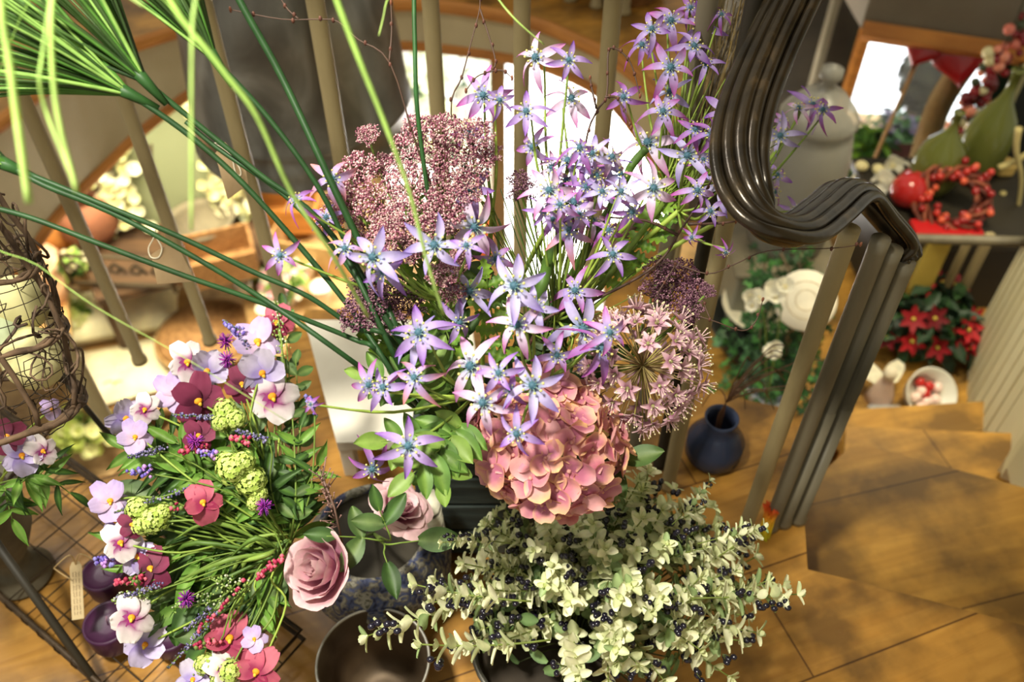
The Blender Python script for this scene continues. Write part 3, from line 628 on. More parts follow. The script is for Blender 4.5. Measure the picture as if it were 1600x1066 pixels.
for k, (lab, pts, n, L, kd) in enumerate([
    ('pale green oval-leaved sprig reaching left over the white stool', [(700, 640, 1.12), (640, 600, 1.06), (570, 585, 1.03)], 6, .036, 'ov'),
    ('oval-leaved sprig pointing down left above the rose', [(700, 700, 1.12), (660, 690, 1.05), (595, 690, 1.0)], 5, .036, 'ov'),
    ('row of narrow green leaflets hanging in front of the dark crate', [(720, 660, 1.1), (700, 690, 1.02), (640, 745, .99)], 7, .042, 'ov'),
    ('green leaflets hanging straight down over the dark crate', [(735, 660, 1.1), (690, 690, 1.02), (690, 752, 1.0)], 6, .038, 'ov'),
    ('leafy sprig behind the white-lilac star flowers', [(720, 640, 1.12), (690, 590, 1.06), (650, 545, 1.04)], 7, .034, 'ov'),
    ('bright lobed leaves under the pink lace dome', [(720, 600, 1.14), (690, 500, 1.1), (640, 430, 1.07)], 8, .030, 'lob'),
    ('lobed leaves below the dusky lace flower', [(700, 620, 1.14), (650, 560, 1.1), (585, 530, 1.06)], 8, .030, 'lob'),
    ('lobed leaves in the gap inside the pink lace dome', [(720, 500, 1.14), (680, 400, 1.12), (655, 315, 1.09)], 9, .026, 'lob'),
    ('lobed leaves among the star flower stems at the centre', [(790, 600, 1.16), (770, 500, 1.13), (760, 430, 1.1)], 8, .028, 'lob'),
    ('dark leaves deep in the bouquet between lace and hydrangea', [(760, 680, 1.16), (720, 620, 1.14), (690, 560, 1.13)], 9, .036, 'dk'),
    ('dark leaf sprig behind the hydrangea head', [(820, 640, 1.18), (880, 590, 1.16), (950, 560, 1.15)], 9, .036, 'dk'),
    ('dark leaf sprig in the shade left of the hydrangea', [(760, 700, 1.14), (740, 660, 1.13), (700, 640, 1.12)], 7, .04, 'dk'),
    ('green leaf poking out right below the hydrangea', [(880, 740, 1.14), (940, 730, 1.12), (985, 720, 1.10)], 3, .045, 'dk'),
    ('dark leaf sprig low in the middle of the star flowers', [(800, 620, 1.18), (830, 540, 1.16), (880, 470, 1.14)], 10, .034, 'dk'),
    ('dark leaf sprig behind the small lace heads at the centre', [(740, 560, 1.18), (700, 480, 1.15), (740, 400, 1.14)], 10, .034, 'dk'),
    ('leaf sprig among the stems of the right-hand star flowers', [(900, 480, 1.2), (980, 400, 1.2), (1040, 330, 1.2)], 10, .03, 'lob')]):
    leaf_stem('leaf_sprig', lab, [B0]+[D(*p) for p in pts], n, L, kd, group=G1_, start=.42)
# thick glossy green stems in the bouquet
for lab, pts, r_ in [('thick green flower stem crossing in front of the white cloth at centre', [(835, 480, 1.1), (860, 400, 1.12), (905, 330, 1.13)], .0075),
                  ('thick green stem between the upper right star flowers', [(950, 330, 1.17), (985, 262, 1.17), (1010, 232, 1.16)], .0055),
                  ('dark green reed standing straight up to the top edge beside the lampshade', [(690, 420, 1.1), (655, 200, 1.02), (648, 60, 1.0), (647, -40, 1.0)], .0026)]:
    m = MB(); m.tube(smooth_path([B0+V((.03, 0, 0))]+[D(*p) for p in pts], 6), r_, 8, lin((74, 104, 40)) if r_ > .003 else lin((44, 88, 40))); solo('green_reed', m, 'leaf', lab, 'stem')
# ---------- papyrus ----------
def blade(m, pts, w0, w1, c, c2=None):
    pts = smooth_path(pts, 5); K = len(pts)-1
    m.tube(pts, [max(.0004, w0+(w1-w0)*i/K) for i in range(K+1)], 5, [lerp(c, c2 or c, i/K) for i in range(K+1)])
P1, P2, P3, P4 = lin((40, 70, 30)), lin((74, 124, 46)), lin((150, 190, 96)), lin((28, 50, 26))
def papyrus(label, stem, w_, tuft, n, L, lean, spread, seed, dk=0.):
    rr = random.Random(seed); pts = [V(B0)+V((-.02, 0, 0))]+[D(*p) for p in stem]
    t = thing('papyrus', label, 'plant', pts[0], 'papyrus stems leaning left out of the bouquet')
    m = MB(); sp = smooth_path(pts, 6); m.tube(sp, w_, 8, lin((38, 72, 34))); obj('stem', m, 'leaf', t)
    if tuft:
        tb = sp[-1]; ax = lean.normalized(); m = MB()
        m.tube([tb-ax*.03, tb, tb+ax*.02], [w_*1.1, w_*2.0, w_*2.6], 8, lin((44, 82, 36)))
        s1 = ax.orthogonal().normalized(); s2 = ax.cross(s1)
        for k in range(n):
            a = rr.uniform(0, 2*PI); sp_ = spread*math.sqrt(rr.random()); d = (ax+s1*math.cos(a)*sp_+s2*math.sin(a)*sp_).normalized()
            l = L*rr.uniform(.6, 1.1); dr = rr.uniform(.05, .35)
            c = rr.choice((P1, P2, P2, P1, P3)) if rr.random() > dk else P4
            blade(m, [tb, tb+d*l*.35, tb+d*l*.7-V((0, 0, dr*l*.15)), tb+d*l-V((0, 0, dr*l*.5))], rr.uniform(.0018, .003), .0008, c, lerp(c, P3, .35))
        tag(obj('leaves', m, 'leaf', t), kind='stuff')
    return t
def ldir(p0, p1, d0, d1): return D(*p1, d1)-D(*p0, d0)
papyrus('papyrus with its leaf tuft at the left edge above the vine cloche', [(585, 590, 1.05), (400, 460, 1.0), (200, 345, .97), (70, 290, .95), (20, 262, .95)], .0032, 1, 46, .20, ldir((20, 262), (-60, 225), .95, .93), .5, 11, .5)
papyrus('papyrus whose stem is the lowest of the three left-reaching ones', [(600, 560, 1.05), (552, 530, 1.03), (400, 470, 1.0), (291, 432, .98), (150, 379, .96), (50, 341, .95), (-20, 322, .94)], .0030, 0, 0, 0, V(), 0, 12)
papyrus('papyrus stem running between the two other left-reaching ones', [(620, 540, 1.05), (557, 513, 1.03), (481, 463, 1.01), (400, 427, 1.0), (278, 369, .98), (157, 318, .96), (45, 272, .95)], .0030, 0, 0, 0, V(), 0, 13)
papyrus('papyrus with the big leaf tuft in the upper left corner', [(640, 620, 1.06), (542, 475, 1.03), (400, 308, 1.0), (300, 215, .98), (205, 148, .96)], .0032, 1, 90, .27, ldir((205, 148), (60, 75), .96, .93), .55, 14, .1)
papyrus('papyrus with a dark leaf tuft overlapping the upper left corner one', [(640, 600, 1.06), (522, 371, 1.02), (400, 268, 1.0), (295, 183, .98), (228, 128, .96)], .0032, 1, 70, .26, ldir((228, 128), (110, 0), .96, .93), .6, 15, .45)
papyrus('papyrus with its leaf tuft at the top edge left of the lampshade', [(640, 560, 1.06), (560, 420, 1.03), (500, 297, 1.0), (420, 185, .98), (338, 96, .96)], .0030, 1, 60, .24, ldir((338, 96), (262, -20), .96, .93), .42, 16, .1)
papyrus('papyrus stem crossing the middle of the lampshade up to the top edge', [(640, 560, 1.06), (585, 430, 1.04), (513, 275, 1.01), (440, 120, 1.0), (374, 0, .98), (350, -60, .97)], .0042, 0, 0, 0, V(), 0, 17)
papyrus('short papyrus stem seen from the tag on the baluster to the lace flowers', [(640, 560, 1.06), (550, 425, 1.03), (453, 313, 1.01), (340, 232, 1.0), (290, 190, .99)], .0026, 0, 0, 0, V(), 0, 18)
# pale papyrus leaves drooping close in front of the lens; they hang from one tall stem beyond the left of the frame
hub = D(330, -420, .62)
pl = thing('papyrus', 'pale papyrus leaves drooping from a head above the frame, nearest of all the plants', 'plant', hub)
m = MB(); m.tube(smooth_path([V((-1.3, .55, 0)), V((-1.0, .45, .9)), hub+V((-.05, -.04, .02)), hub], 6), .004, 8, P2); obj('stem', m, 'leaf', pl)
LGN, LG2 = lin((186, 214, 120)), lin((150, 196, 84))
for pts, w0, w1 in [([(5, -40, .55), (18, 120, .56), (45, 318, .58)], .0022, .0026), ([(88, -40, .56), (80, 60, .56), (90, 180, .57), (120, 300, .58)], .0018, .0018),
                    ([(84, -30, .57), (66, 90, .57), (62, 130, .57), (76, 185, .58), (112, 275, .58)], .0013, .0012), ([(306, -40, .56), (300, 60, .56), (299, 360, .58)], .0014, .0011),
                    ([(250, -40, .6), (340, 100, .62), (400, 180, .64), (455, 300, .68), (520, 400, .72), (575, 495, .78)], .0030, .0016), ([(512, -40, .62), (560, 90, .64), (600, 190, .66), (640, 300, .69), (665, 400, .72), (693, 490, .76)], .0027, .0014),
                    ([(604, -40, .8), (602, 10, .8), (592, 56, .8)], .0010, .0006), ([(-40, 345, .8), (60, 415, .8), (150, 480, .8), (290, 560, .82), (448, 658, .84)], .0004, .0004),
                    ([(760, -30, .9), (800, 25, .9), (850, 70, .92)], .0014, .0008), ([(120, -60, .6), (180, -20, .6), (225, 10, .6)], .0012, .0008)]:
    m = MB(); p0 = D(*pts[0]); blade(m, [hub, hub*.35+p0*.65+V((0, 0, .05))]+[D(*p) for p in pts], w0*.9, w1, LG2, LGN); obj('leaf', m, 'leaf', pl)
# ---------- bare twigs ----------
BR = lin((74, 52, 40))
def twig(label, segs, r0=.0016, buds=True):
    t = MB(); rr = random.Random(len(segs)*7+int(segs[0][0][0]))
    for s in segs:
        pts = smooth_path([D(*p) for p in s], 4); K = len(pts)-1; t.tube(pts, [r0*(1-.5*i/K) for i in range(K+1)], 6, BR)
        if buds:
            for i in range(2, K, 3):
                d = (pts[i+1]-pts[i]).normalized(); p = pts[i]+jit(.001); t.ell(p, (.0022, .0022, .0034), lin((92, 56, 44)), 5, 4)
            t.ell(pts[-1], (.0018, .0018, .004), lin((120, 72, 50)), 5, 4)
    return solo('twig', t, 'stem', label, 'twig', 'bare brown twigs in the bouquet', base=D(*segs[0][0]))
twig('bare twig crossing the front of the zinc lampshade', [[(720, 400, 1.1), (655, 240, 1.03), (610, 100, 1.0), (560, 62, 1.0), (528, 34, 1.0), (500, 30, 1.0), (440, 30, 1.0), (360, 15, 1.0)], [(467, 30, 1.0), (450, 15, 1.0), (437, -5, 1.0)], [(608, 98, 1.0), (612, 50, 1.0), (611, 5, 1.0)]], .0012)
twig('bare twig forming a pointed loop near the top edge between the middle balusters', [[(740, 330, 1.1), (705, 178, 1.05), (722, 120, 1.05), (735, 70, 1.05), (750, 10, 1.05), (745, -20, 1.05)], [(750, 14, 1.05), (765, 60, 1.05), (774, 95, 1.05), (768, 110, 1.05), (745, 120, 1.05), (728, 142, 1.05)], [(765, 112, 1.05), (785, 110, 1.05), (800, 122, 1.05)]], .0012)
twig('bare twig arching beside the tan baluster at the upper middle', [[(900, 380, 1.16), (915, 225, 1.1), (932, 175, 1.1), (948, 148, 1.1), (950, 85, 1.1), (958, 75, 1.1), (975, 85, 1.1), (988, 105, 1.1), (1000, 150, 1.1)], [(945, 152, 1.1), (962, 152, 1.1), (975, 172, 1.1), (986, 200, 1.1)], [(932, 170, 1.1), (925, 140, 1.1), (922, 122, 1.1)]])
twig('long bare branch rising right in front of the grey curtain of stems', [[(820, 560, 1.14), (850, 500, 1.1), (925, 470, 1.1), (1000, 432, 1.1), (1040, 398, 1.1), (1062, 362, 1.1), (1090, 320, 1.1), (1118, 270, 1.1)], [(1060, 368, 1.1), (1010, 345, 1.1), (950, 340, 1.1)], [(1075, 350, 1.1), (1120, 349, 1.1), (1150, 346, 1.1)]], .0022)
twig('thin bare twig reaching right under the handrail curl', [[(1000, 440, 1.12), (1040, 410, 1.12), (1105, 428, 1.1), (1150, 412, 1.1), (1200, 392, 1.08), (1300, 388, 1.06), (1345, 382, 1.06)], [(1055, 415, 1.1), (1020, 470, 1.1)]], .0011)
twig('thin bare twig with an upturned end between the right-hand balusters', [[(1000, 520, 1.12), (1050, 488, 1.12), (1110, 500, 1.1), (1160, 517, 1.1), (1182, 500, 1.1), (1192, 468, 1.1)], [(1110, 500, 1.1), (1090, 450, 1.12)]], .0011)
# brush of dry grass at the top right of the bouquet
m = MB(); rr = random.Random(4); g0 = D(1085, 250, 1.38)
for k in range(110):
    e = D(rr.uniform(1080, 1215), rr.uniform(-60, 60), 1.42+rr.uniform(-.06, .06)); q = g0.lerp(e, .5)+jit(.02)
    blade(m, [g0+jit(.012), q, e], .0011, .0006, lin(rr.choice(((92, 76, 44), (120, 100, 54), (66, 54, 36), (142, 118, 62)))))
m.tube(smooth_path([BX+V((.06, .05, -.1)), g0*.5+BX*.5+V((.02, .03, 0)), g0], 5), .008, 8, BR)
solo('dry_grass_bundle', m, 'stem', 'brown brush of dry grass behind the uppermost right star flowers', 'dried grass', kind='stuff')
m = MB()
for k in range(70):
    hubp = D(1050, 300, 1.2); e = D(rr.uniform(1040, 1215), rr.uniform(120, 290), 1.2+rr.uniform(-.05, .08)); blade(m, [hubp+jit(.02), hubp.lerp(e, .5)+jit(.01), e], .0012, .0007, lerp(GRN, YG, rr.random()))
for k in range(60):
    hubp = D(870, 540, 1.16); e = D(rr.uniform(700, 1010), rr.uniform(250, 480), 1.12+rr.uniform(-.05, .08)); blade(m, [hubp+jit(.02), hubp.lerp(e, .5)+jit(.012), e], .0013, .0007, lerp(DGRN, YG, rr.random()))
m.tube([BX+V((.03, .02, -.1)), D(870, 540, 1.16), D(1050, 300, 1.2)], .004, 6, GRN)
solo('grass_stems', m, 'stem', 'fine yellow-green grass stems filling the star flowers towards the handrail', 'grass', kind='stuff')
# ================= BOXWOOD BUSH =================
bc = V((.12, .66, .22)); 
BL, BE, BG = lin((242, 240, 204)), lin((176, 192, 138)), lin((96, 122, 70))
def bleaf(seed, k):
    rr = random.Random(seed); c0 = (BL, lin((216, 220, 170)), lin((150, 170, 116)))[k]; c1 = (lin((214, 222, 168)), BE, BG)[k]
    m = MB(); m.petal(Mx.Identity(4), 1, .62, lambda t: max(.12, math.sin(PI*min(1, .08+.86*t)))**.62, lambda t, q: .12*t-.18*t*t+.10*q*q, lambda t, q: lerp(c0, c1, max(0, abs(q)-.55)*1.6), 5, 4); return m
BLV = [bleaf(1, 0), bleaf(2, 1), bleaf(3, 2)]
def sprig_mesh(seed, L=.15, pale=.5):
    rr = random.Random(seed); m = MB(); K = 8; bx, by = rr.uniform(-.2, .2), rr.uniform(-.2, .2)
    path = [V((bx*L*(i/K)**2, by*L*(i/K)**2, L*i/K)) for i in range(K+1)]
    m.tube(path, [.0014]*4+[.001]*5, 5, lin((120, 134, 60)))
    n = int(L/.012); a = rr.uniform(0, 3)
    for i in range(n):
        t = .22+.78*(i+1)/n; q = min(K-1, int(t*K)); p = path[q].lerp(path[min(K, q+1)], t*K-q if q < K-1 else 1)
        a += PI/2+rr.uniform(-.3, .3)
        for s_ in (0, PI):
            el = rr.uniform(.2, .75); l = rr.uniform(.021, .028)*(1-.35*max(0, t-.8)/.2)
            r_ = rr.random(); lf = BLV[0] if r_ < pale else BLV[1] if r_ < pale+.3 else BLV[2]
            m.merge(lf, Mx.Translation(p) @ rotz(a+s_+rr.uniform(-.2, .2)) @ roty(-el) @ rotx(rr.uniform(-.5, .5)) @ Mx.Scale(l, 4))
    for s_ in range(2): m.merge(BLV[1], Mx.Translation(path[-1]) @ rotz(a+s_*PI) @ roty(-1.15) @ Mx.Scale(.013, 4))
    return m
def berry_mesh(seed, L=.15):
    rr = random.Random(seed); m = MB()
    for c in range(1):
        p0 = V((0, 0, 0)); a = rr.uniform(0, 6)
        for k in range(rr.choice((3, 4, 5))):
            d = V((math.cos(a), math.sin(a), rr.uniform(-.4, .5))); p = p0+d*rr.uniform(.009, .014)+V((rr.uniform(-.006, .006), rr.uniform(-.006, .006), rr.uniform(-.006, .006)))
            m.tube([p0, p], .0005, 3, lin((90, 100, 50))); m.ell(p, (.0042, .0042, .005), lin((22, 18, 34)), 8, 6)
    return m
SPR = [mesh_of('boxwood_sprig', sprig_mesh(s, .15, .5+.08*(s % 4)), 'leaf') for s in range(7)]
BER = [mesh_of('boxwood_berries', berry_mesh(s+20), 'gloss') for s in range(7)]
bb = thing('boxwood_bush', 'bushy pale-leaved boxwood with clusters of black berries in the foreground', 'plant', bc)
core = MB(); 
def place_sprig(p0, d, s, roll=None):
    k = R.randrange(7); Mw = srt(p0, d, R.uniform(0, 6), s); f = inst(SPR[k], 'sprig', bb, Mw)
    
    for h in (R.uniform(.4, .6), R.uniform(.65, .8), R.uniform(.85, .98)):
        c = bpy.data.objects.new('berry_cluster', R.choice(BER)); col.objects.link(c); c.parent = f; c.matrix_local = Mx.Translation((0, 0, .15*h)) @ rotz(R.uniform(0, 6))
cnt = 0; k = 0; NS = 170
ctr = V((.14, .66, .25))
while k < NS and cnt < 92:
    z = 1-1.25*(k+.5)/NS; r = math.sqrt(max(0, 1-z*z)); a = k*2.399963; k += 1
    d = V((r*math.cos(a), r*math.sin(a), z)); 
    if d.dot(to_cam(ctr)) < -.15 or R.random() < .22: continue
    rad = V((d.x*.235, d.y*.165, d.z*.195)); tip = ctr+rad*R.uniform(.85, 1.1)
    p0 = ctr+rad*.12+jit(.012); dd = (rad.normalized()+jit(.22)).normalized()
    place_sprig(tip-dd*.15, dd, R.uniform(.92, 1.1)); cnt += 1
for (a, b, s) in (((760, 930, 1.14), (556, 1002, 1.12), 1.05), ((1080, 935, 1.16), (1262, 932, 1.14), 1.05), ((1090, 850, 1.2), (1205, 820, 1.2), .8), ((800, 850, 1.18), (690, 830, 1.17), 1.), ((830, 940, 1.12), (640, 930, 1.12), 1.0), ((860, 1000, 1.1), (655, 1030, 1.1), 1.0), ((1050, 820, 1.24), (1120, 755, 1.25), .9)):
    A, B = D(*a), D(*b); place_sprig(A, B-A, (B-A).length/.16)
m = MB(); rr = random.Random(9)
for q in range(120):
    d = V((rr.gauss(0, 1), rr.gauss(0, 1), rr.gauss(0, 1))).normalized(); e = V((.125, .64, .16))+V((d.x*.15, d.y*.12, .08+d.z*.13))
    m.tube([V((.10, .62, .14)), V((.10, .62, .14)).lerp(e, .5)+V((0, 0, .02)), e], .0012, 4, lin((70, 76, 36)))
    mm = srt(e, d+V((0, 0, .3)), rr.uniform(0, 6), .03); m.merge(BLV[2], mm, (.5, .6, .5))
tag(obj('inner_stems', m, 'leaf', bb), kind='stuff')
# tin bucket under the bush
bk = V((.05, .60, 0)); t = thing('tin_bucket', 'grey tin bucket under the boxwood bush at the bottom edge', 'bucket', bk)
m = MB(); m.lathe([(.078, 0), (.108, .2), (.113, .205), (.113, .212), (.105, .212), (.104, .2), (.075, .01)], 40, (.5,)*3, Mx.Translation(bk)); obj('bucket_body', m, 'zinc', t)
m = MB(); m.lathe([(.103, .17), (.0, .175)], 24, lin((50, 40, 28)), Mx.Translation(bk), cap0=False); obj('soil', m, 'matte', t)
# ================= ZINC POT, STONE POT, BIRCH LOG, ROSES =================
c = Z(583, 1034, .15); c = V((c.x, c.y, 0))
t = thing('metal_pot', 'round empty brown metal pot with a thin bright rim in front of the stone pot', 'pot', c)
m = MB(); m.lathe([(.068, 0), (.080, .075), (.086, .148), (.0885, .152), (.0865, .155), (.0835, .15), (.077, .075), (.066, .012), (.03, .006), (0, .005)], 56, (.5,)*3, Mx.Translation(c)); obj('pot_body', m, noise_mat('brown_tin', [(.3, (78, 64, 50)), (.7, (112, 94, 72))], 10, .42, .55, bump=.1), t)
m = MB(); ring = [c+V((.0868*math.cos(a), .0868*math.sin(a), .153)) for a in [2*PI*k/56 for k in range(57)]]; m.tube(ring, .0022, 8, lin((190, 186, 176)), cap=False); obj('rim', m, 'metal', t)
c = Z(590, 888, .11); c = V((c.x, c.y+.02, 0))
t = thing('stone_pot', 'round blue-speckled stoneware pot behind the empty metal pot', 'pot', c)
m = MB(); m.lathe([(.062, 0), (.098, .03), (.122, .08), (.128, .12), (.12, .16), (.098, .19), (.094, .20), (.086, .198), (.088, .185), (.10, .16), (.10, .08), (.02, .03)], 56, (.5,)*3, Mx.Translation(c), wob=lambda q, z: .015*math.sin(3*q+z*30)); obj('pot_body', m, 'stone', t)
m = MB(); m.lathe([(.09, .178), (0, .186)], 24, lin((46, 40, 28)), Mx.Translation(c), cap0=False); obj('soil', m, 'matte', t)
STONE = c
p = Z(672, 868, 0); p = V((p.x, p.y, 0)); 
b = Z(668, 850, .19)
m = MB(); pb = V((b.x+.01, b.y+.035, 0)); m.tube([pb, pb+V((0, .0, .13)), pb+V((-.006, 0, .27))], [.021, .020, .0195], 14, (.5,)*3, prof=lambda q: 1+.05*math.sin(3*q)); 
solo('birch_log', m, 'birch', 'short white birch branch standing upright beside the dark crate', 'log', base=pb)
def rose(label, p, n, s, stem_to, seed=1, open_=1.):
    rr = random.Random(seed); t = thing('rose', label, 'flower', stem_to, 'pink roses')
    PK, PL, PD = lin((214, 160, 174)), lin((234, 204, 202)), lin((166, 92, 124)); Mw = srt(p, n, rr.uniform(0, 6), s)
    m = MB()
    # outer petals cup and flare; each is a curved sheet round the axis
    lay = [(0, 3, .007, .030, .2, 0), (1, 3, .012, .031, .3, .003), (2, 4, .018, .031, .45, .006), (3, 5, .025, .030, .75, .010), (4, 5, .033, .028, 1.0, .014)]
    for li, cnt, rad, h, op, ed in lay:
        for k in range(cnt):
            a0 = 2*PI*k/cnt+li*.9+rr.uniform(-.15, .15); wdt = 2*PI/cnt*.72; nU, nV = 8, 7; vs = []; cs = []; hh = h*rr.uniform(.92, 1.1)
            for i in range(nU+1):
                v_ = i/nU
                for j in range(nV+1):
                    u_ = j/nV*2-1; a = a0+u_*wdt*(.55+.45*math.sin(PI*min(1, .2+.7*v_)))
                    r_ = rad*(.25+.75*math.sin(PI/2*min(1, v_*1.35)))+ed*open_*max(0, v_-.55)**1.4*4*(1-.35*u_*u_)
                    z_ = hh*(v_ if v_ < .75 else .75+(v_-.75)*(1-.9*op*open_))*(1.35-.35*open_)*(1.12-.05*li)*(1-.10*u_*u_*v_) - .004*op*max(0, v_-.7)*10*.35
                    r_ += .0012*math.sin(5*u_+li)*v_
                    vs.append(Mw @ V((r_*math.cos(a), r_*math.sin(a), z_-.012))); cs.append(lerp(lerp(PD, PK, min(1, v_*1.3)), PL, max(0, v_-.5)*1.5 if li < 4 else max(0, v_-.3)))
            m.add(vs, [(i*(nV+1)+j, (i+1)*(nV+1)+j, (i+1)*(nV+1)+j+1, i*(nV+1)+j+1) for i in range(nU) for j in range(nV)], cs)
    core = []
    for k in range(40):
        a = k*.42; r_ = .0008+.006*k/40; core.append((a, r_))
    vs = []
    for a, r_ in core: vs += [Mw @ V((r_*math.cos(a), r_*math.sin(a), -.005)), Mw @ V((r_*math.cos(a)*1.1, r_*math.sin(a)*1.1, .021-.1*r_))]
    m.add(vs, [(2*i, 2*i+2, 2*i+3, 2*i+1) for i in range(39)], lerp(PD, PL, .6))
    obj('petals', m, 'petal', t)
    m = MB(); back = p-n*.02*s; m.tube(smooth_path([V(stem_to), V(stem_to).lerp(back, .6)+V((0, 0, .03)), back], 6), .003, 8, lin((92, 110, 52))); m.ell(back, .009*s, lin((86, 112, 50)), 8, 6)
    obj('stem', m, 'stem', t)
    return t
top_ = STONE+V((.0, .0, .19))
p = D(508, 890, 1.23); rose('pale pink open rose leaning over the blue-speckled pot', p, (to_cam(p)*.75+V((-.75, -.1, .35))).normalized(), 1.42, top_, 3, .35)
p = D(625, 797, 1.30); rose('pink rose half hidden by leaves beside the birch branch', p, (to_cam(p)*.35+V((.5, .3, .55))).normalized(), 1.05, top_+V((.02, .01, 0)), 5)
for k, (lab, pts, n, L) in enumerate([('large dark rose leaves above the pale pink rose', [(600, 845, 1.27), (560, 840, 1.24), (510, 838, 1.22)], 2, .055),
    ('light green rose leaf right of the rose over the stone pot', [(600, 850, 1.26), (630, 848, 1.23), (655, 845, 1.22)], 1, .066), ('rose leaves hanging down over the speckled pot', [(600, 850, 1.26), (600, 865, 1.23), (605, 880, 1.22)], 1, .05),
    ('rose leaves below the lowest star flower', [(610, 845, 1.27), (600, 815, 1.24), (590, 790, 1.23)], 2, .045)]):
    leaf_stem('rose_leaf_sprig', lab, [top_]+[D(*q) for q in pts], n, L, 'dk', group='rose leaves', start=.5, jt=.15)
# dry brown heather sprig
m = MB(); rr = random.Random(2); a0 = D(535, 850, 1.25); a1 = D(503, 745, 1.22); m.tube([a0, a0.lerp(a1, .5)+V((.004, 0, .01)), a1], .0016, 5, lin((110, 84, 74)))
for k in range(46):
    q = a0.lerp(a1, .25+.75*rr.random()); e = q+(a1-a0).normalized()*.012+jit(.016); m.tube([q, e], .0008, 3, lin((128, 96, 88))); m.octa(e, .0016, lin((148, 112, 104)))
solo('heather_sprig', m, 'stem', 'dry mauve-brown heather sprig above the pale pink rose', 'dried sprig')
# white low stool
q = [Z(526, 692, .12), Z(762, 686, .12), Z(736, 500, .12), Z(476, 500, .12)]
t = thing('white_stool', 'low white stool top showing beneath the bouquet at centre left', 'stool', V(((q[0].x+q[2].x)/2, (q[0].y+q[2].y)/2, 0)))
m = MB(); m.slab([xy(p) for p in q], .095, .12); obj('stool_top', m, 'white', t, False)
cx = sum(p.x for p in q)/4; cy = sum(p.y for p in q)/4
for p in q:
    p = p.lerp(V((cx, cy, .12)), .12); m = MB(); m.box((p.x-.014, p.y-.014, 0), (p.x+.014, p.y+.014, .095), bev=.002); obj('leg', m, 'white', t, False)
# ================= PANSY BUNCH, WIRE TRAY, CANDLES, CLOCHE =================
def pansy_mesh(seed, outer, inner, veins, size=.025):
    rr = random.Random(seed); m = MB()
    specs = [(PI/2+.52, 1.05, .88), (PI/2-.52, 1.05, .88), (PI+.30, .95, .84), (-.30, .95, .84), (-PI/2, 1.05, 1.2)]
    for i, (a, l, w_) in enumerate(specs):
        a += rr.uniform(-.12, .12); L = size*l*rr.uniform(.92, 1.08); W = size*w_*rr.uniform(.95, 1.08); cu = rr.uniform(-.55, .3); o_ = lerp(outer, veins, .0 if i > 1 else rr.uniform(0, .35)); tw = rr.uniform(-.3, .3)
        m.petal(rotz(a) @ rotx(tw) @ Mx.Translation((0, 0, .0007*(5-i))), L, W, lambda t: (max(.1, math.sin(PI*min(1, .10+.80*t)))**.55), lambda t, q, cu=cu: L*(cu*t*t+.10*t)+.0018*math.sin(9*q+seed)*t,
                lambda t, q, o_=o_, i=i: ramp([(0, inner), (.3, inner), (.52, lerp(inner, o_, .7)), (1, o_)], t+(.12 if i < 2 else 0)+.10*math.sin(q*16)*(t < .75)), 7, 6)
    return m
WH, LI, MR, PKP, LB, MW = lin((240, 232, 230)), lin((190, 170, 214)), lin((128, 46, 78)), lin((190, 92, 112)), lin((170, 150, 214)), lin((150, 50, 120))
PAN = {'w': pansy_mesh(1, WH, MW, WH), 'l': pansy_mesh(2, LI, lin((210, 180, 206)), lin((150, 110, 190))), 'm': pansy_mesh(3, MR, lin((84, 22, 50)), lin((150, 70, 96))), 'p': pansy_mesh(4, PKP, lin((150, 40, 80)), lin((206, 130, 140))), 'b': pansy_mesh(5, lin((206, 194, 226)), LB, WH)}
PAN = {k: mesh_of('pansy_petals', v, 'petal') for k, v in PAN.items()}
m = MB(); m.ell((0, 0, .003), (.0042, .0036, .003), lin((236, 150, 30)), 8, 5); m.ell((0, -.003, .004), (.002, .003, .002), lin((240, 190, 60)), 6, 4); PC = mesh_of('pansy_center', m, 'matte')
tie = D(452, 852, 1.26)
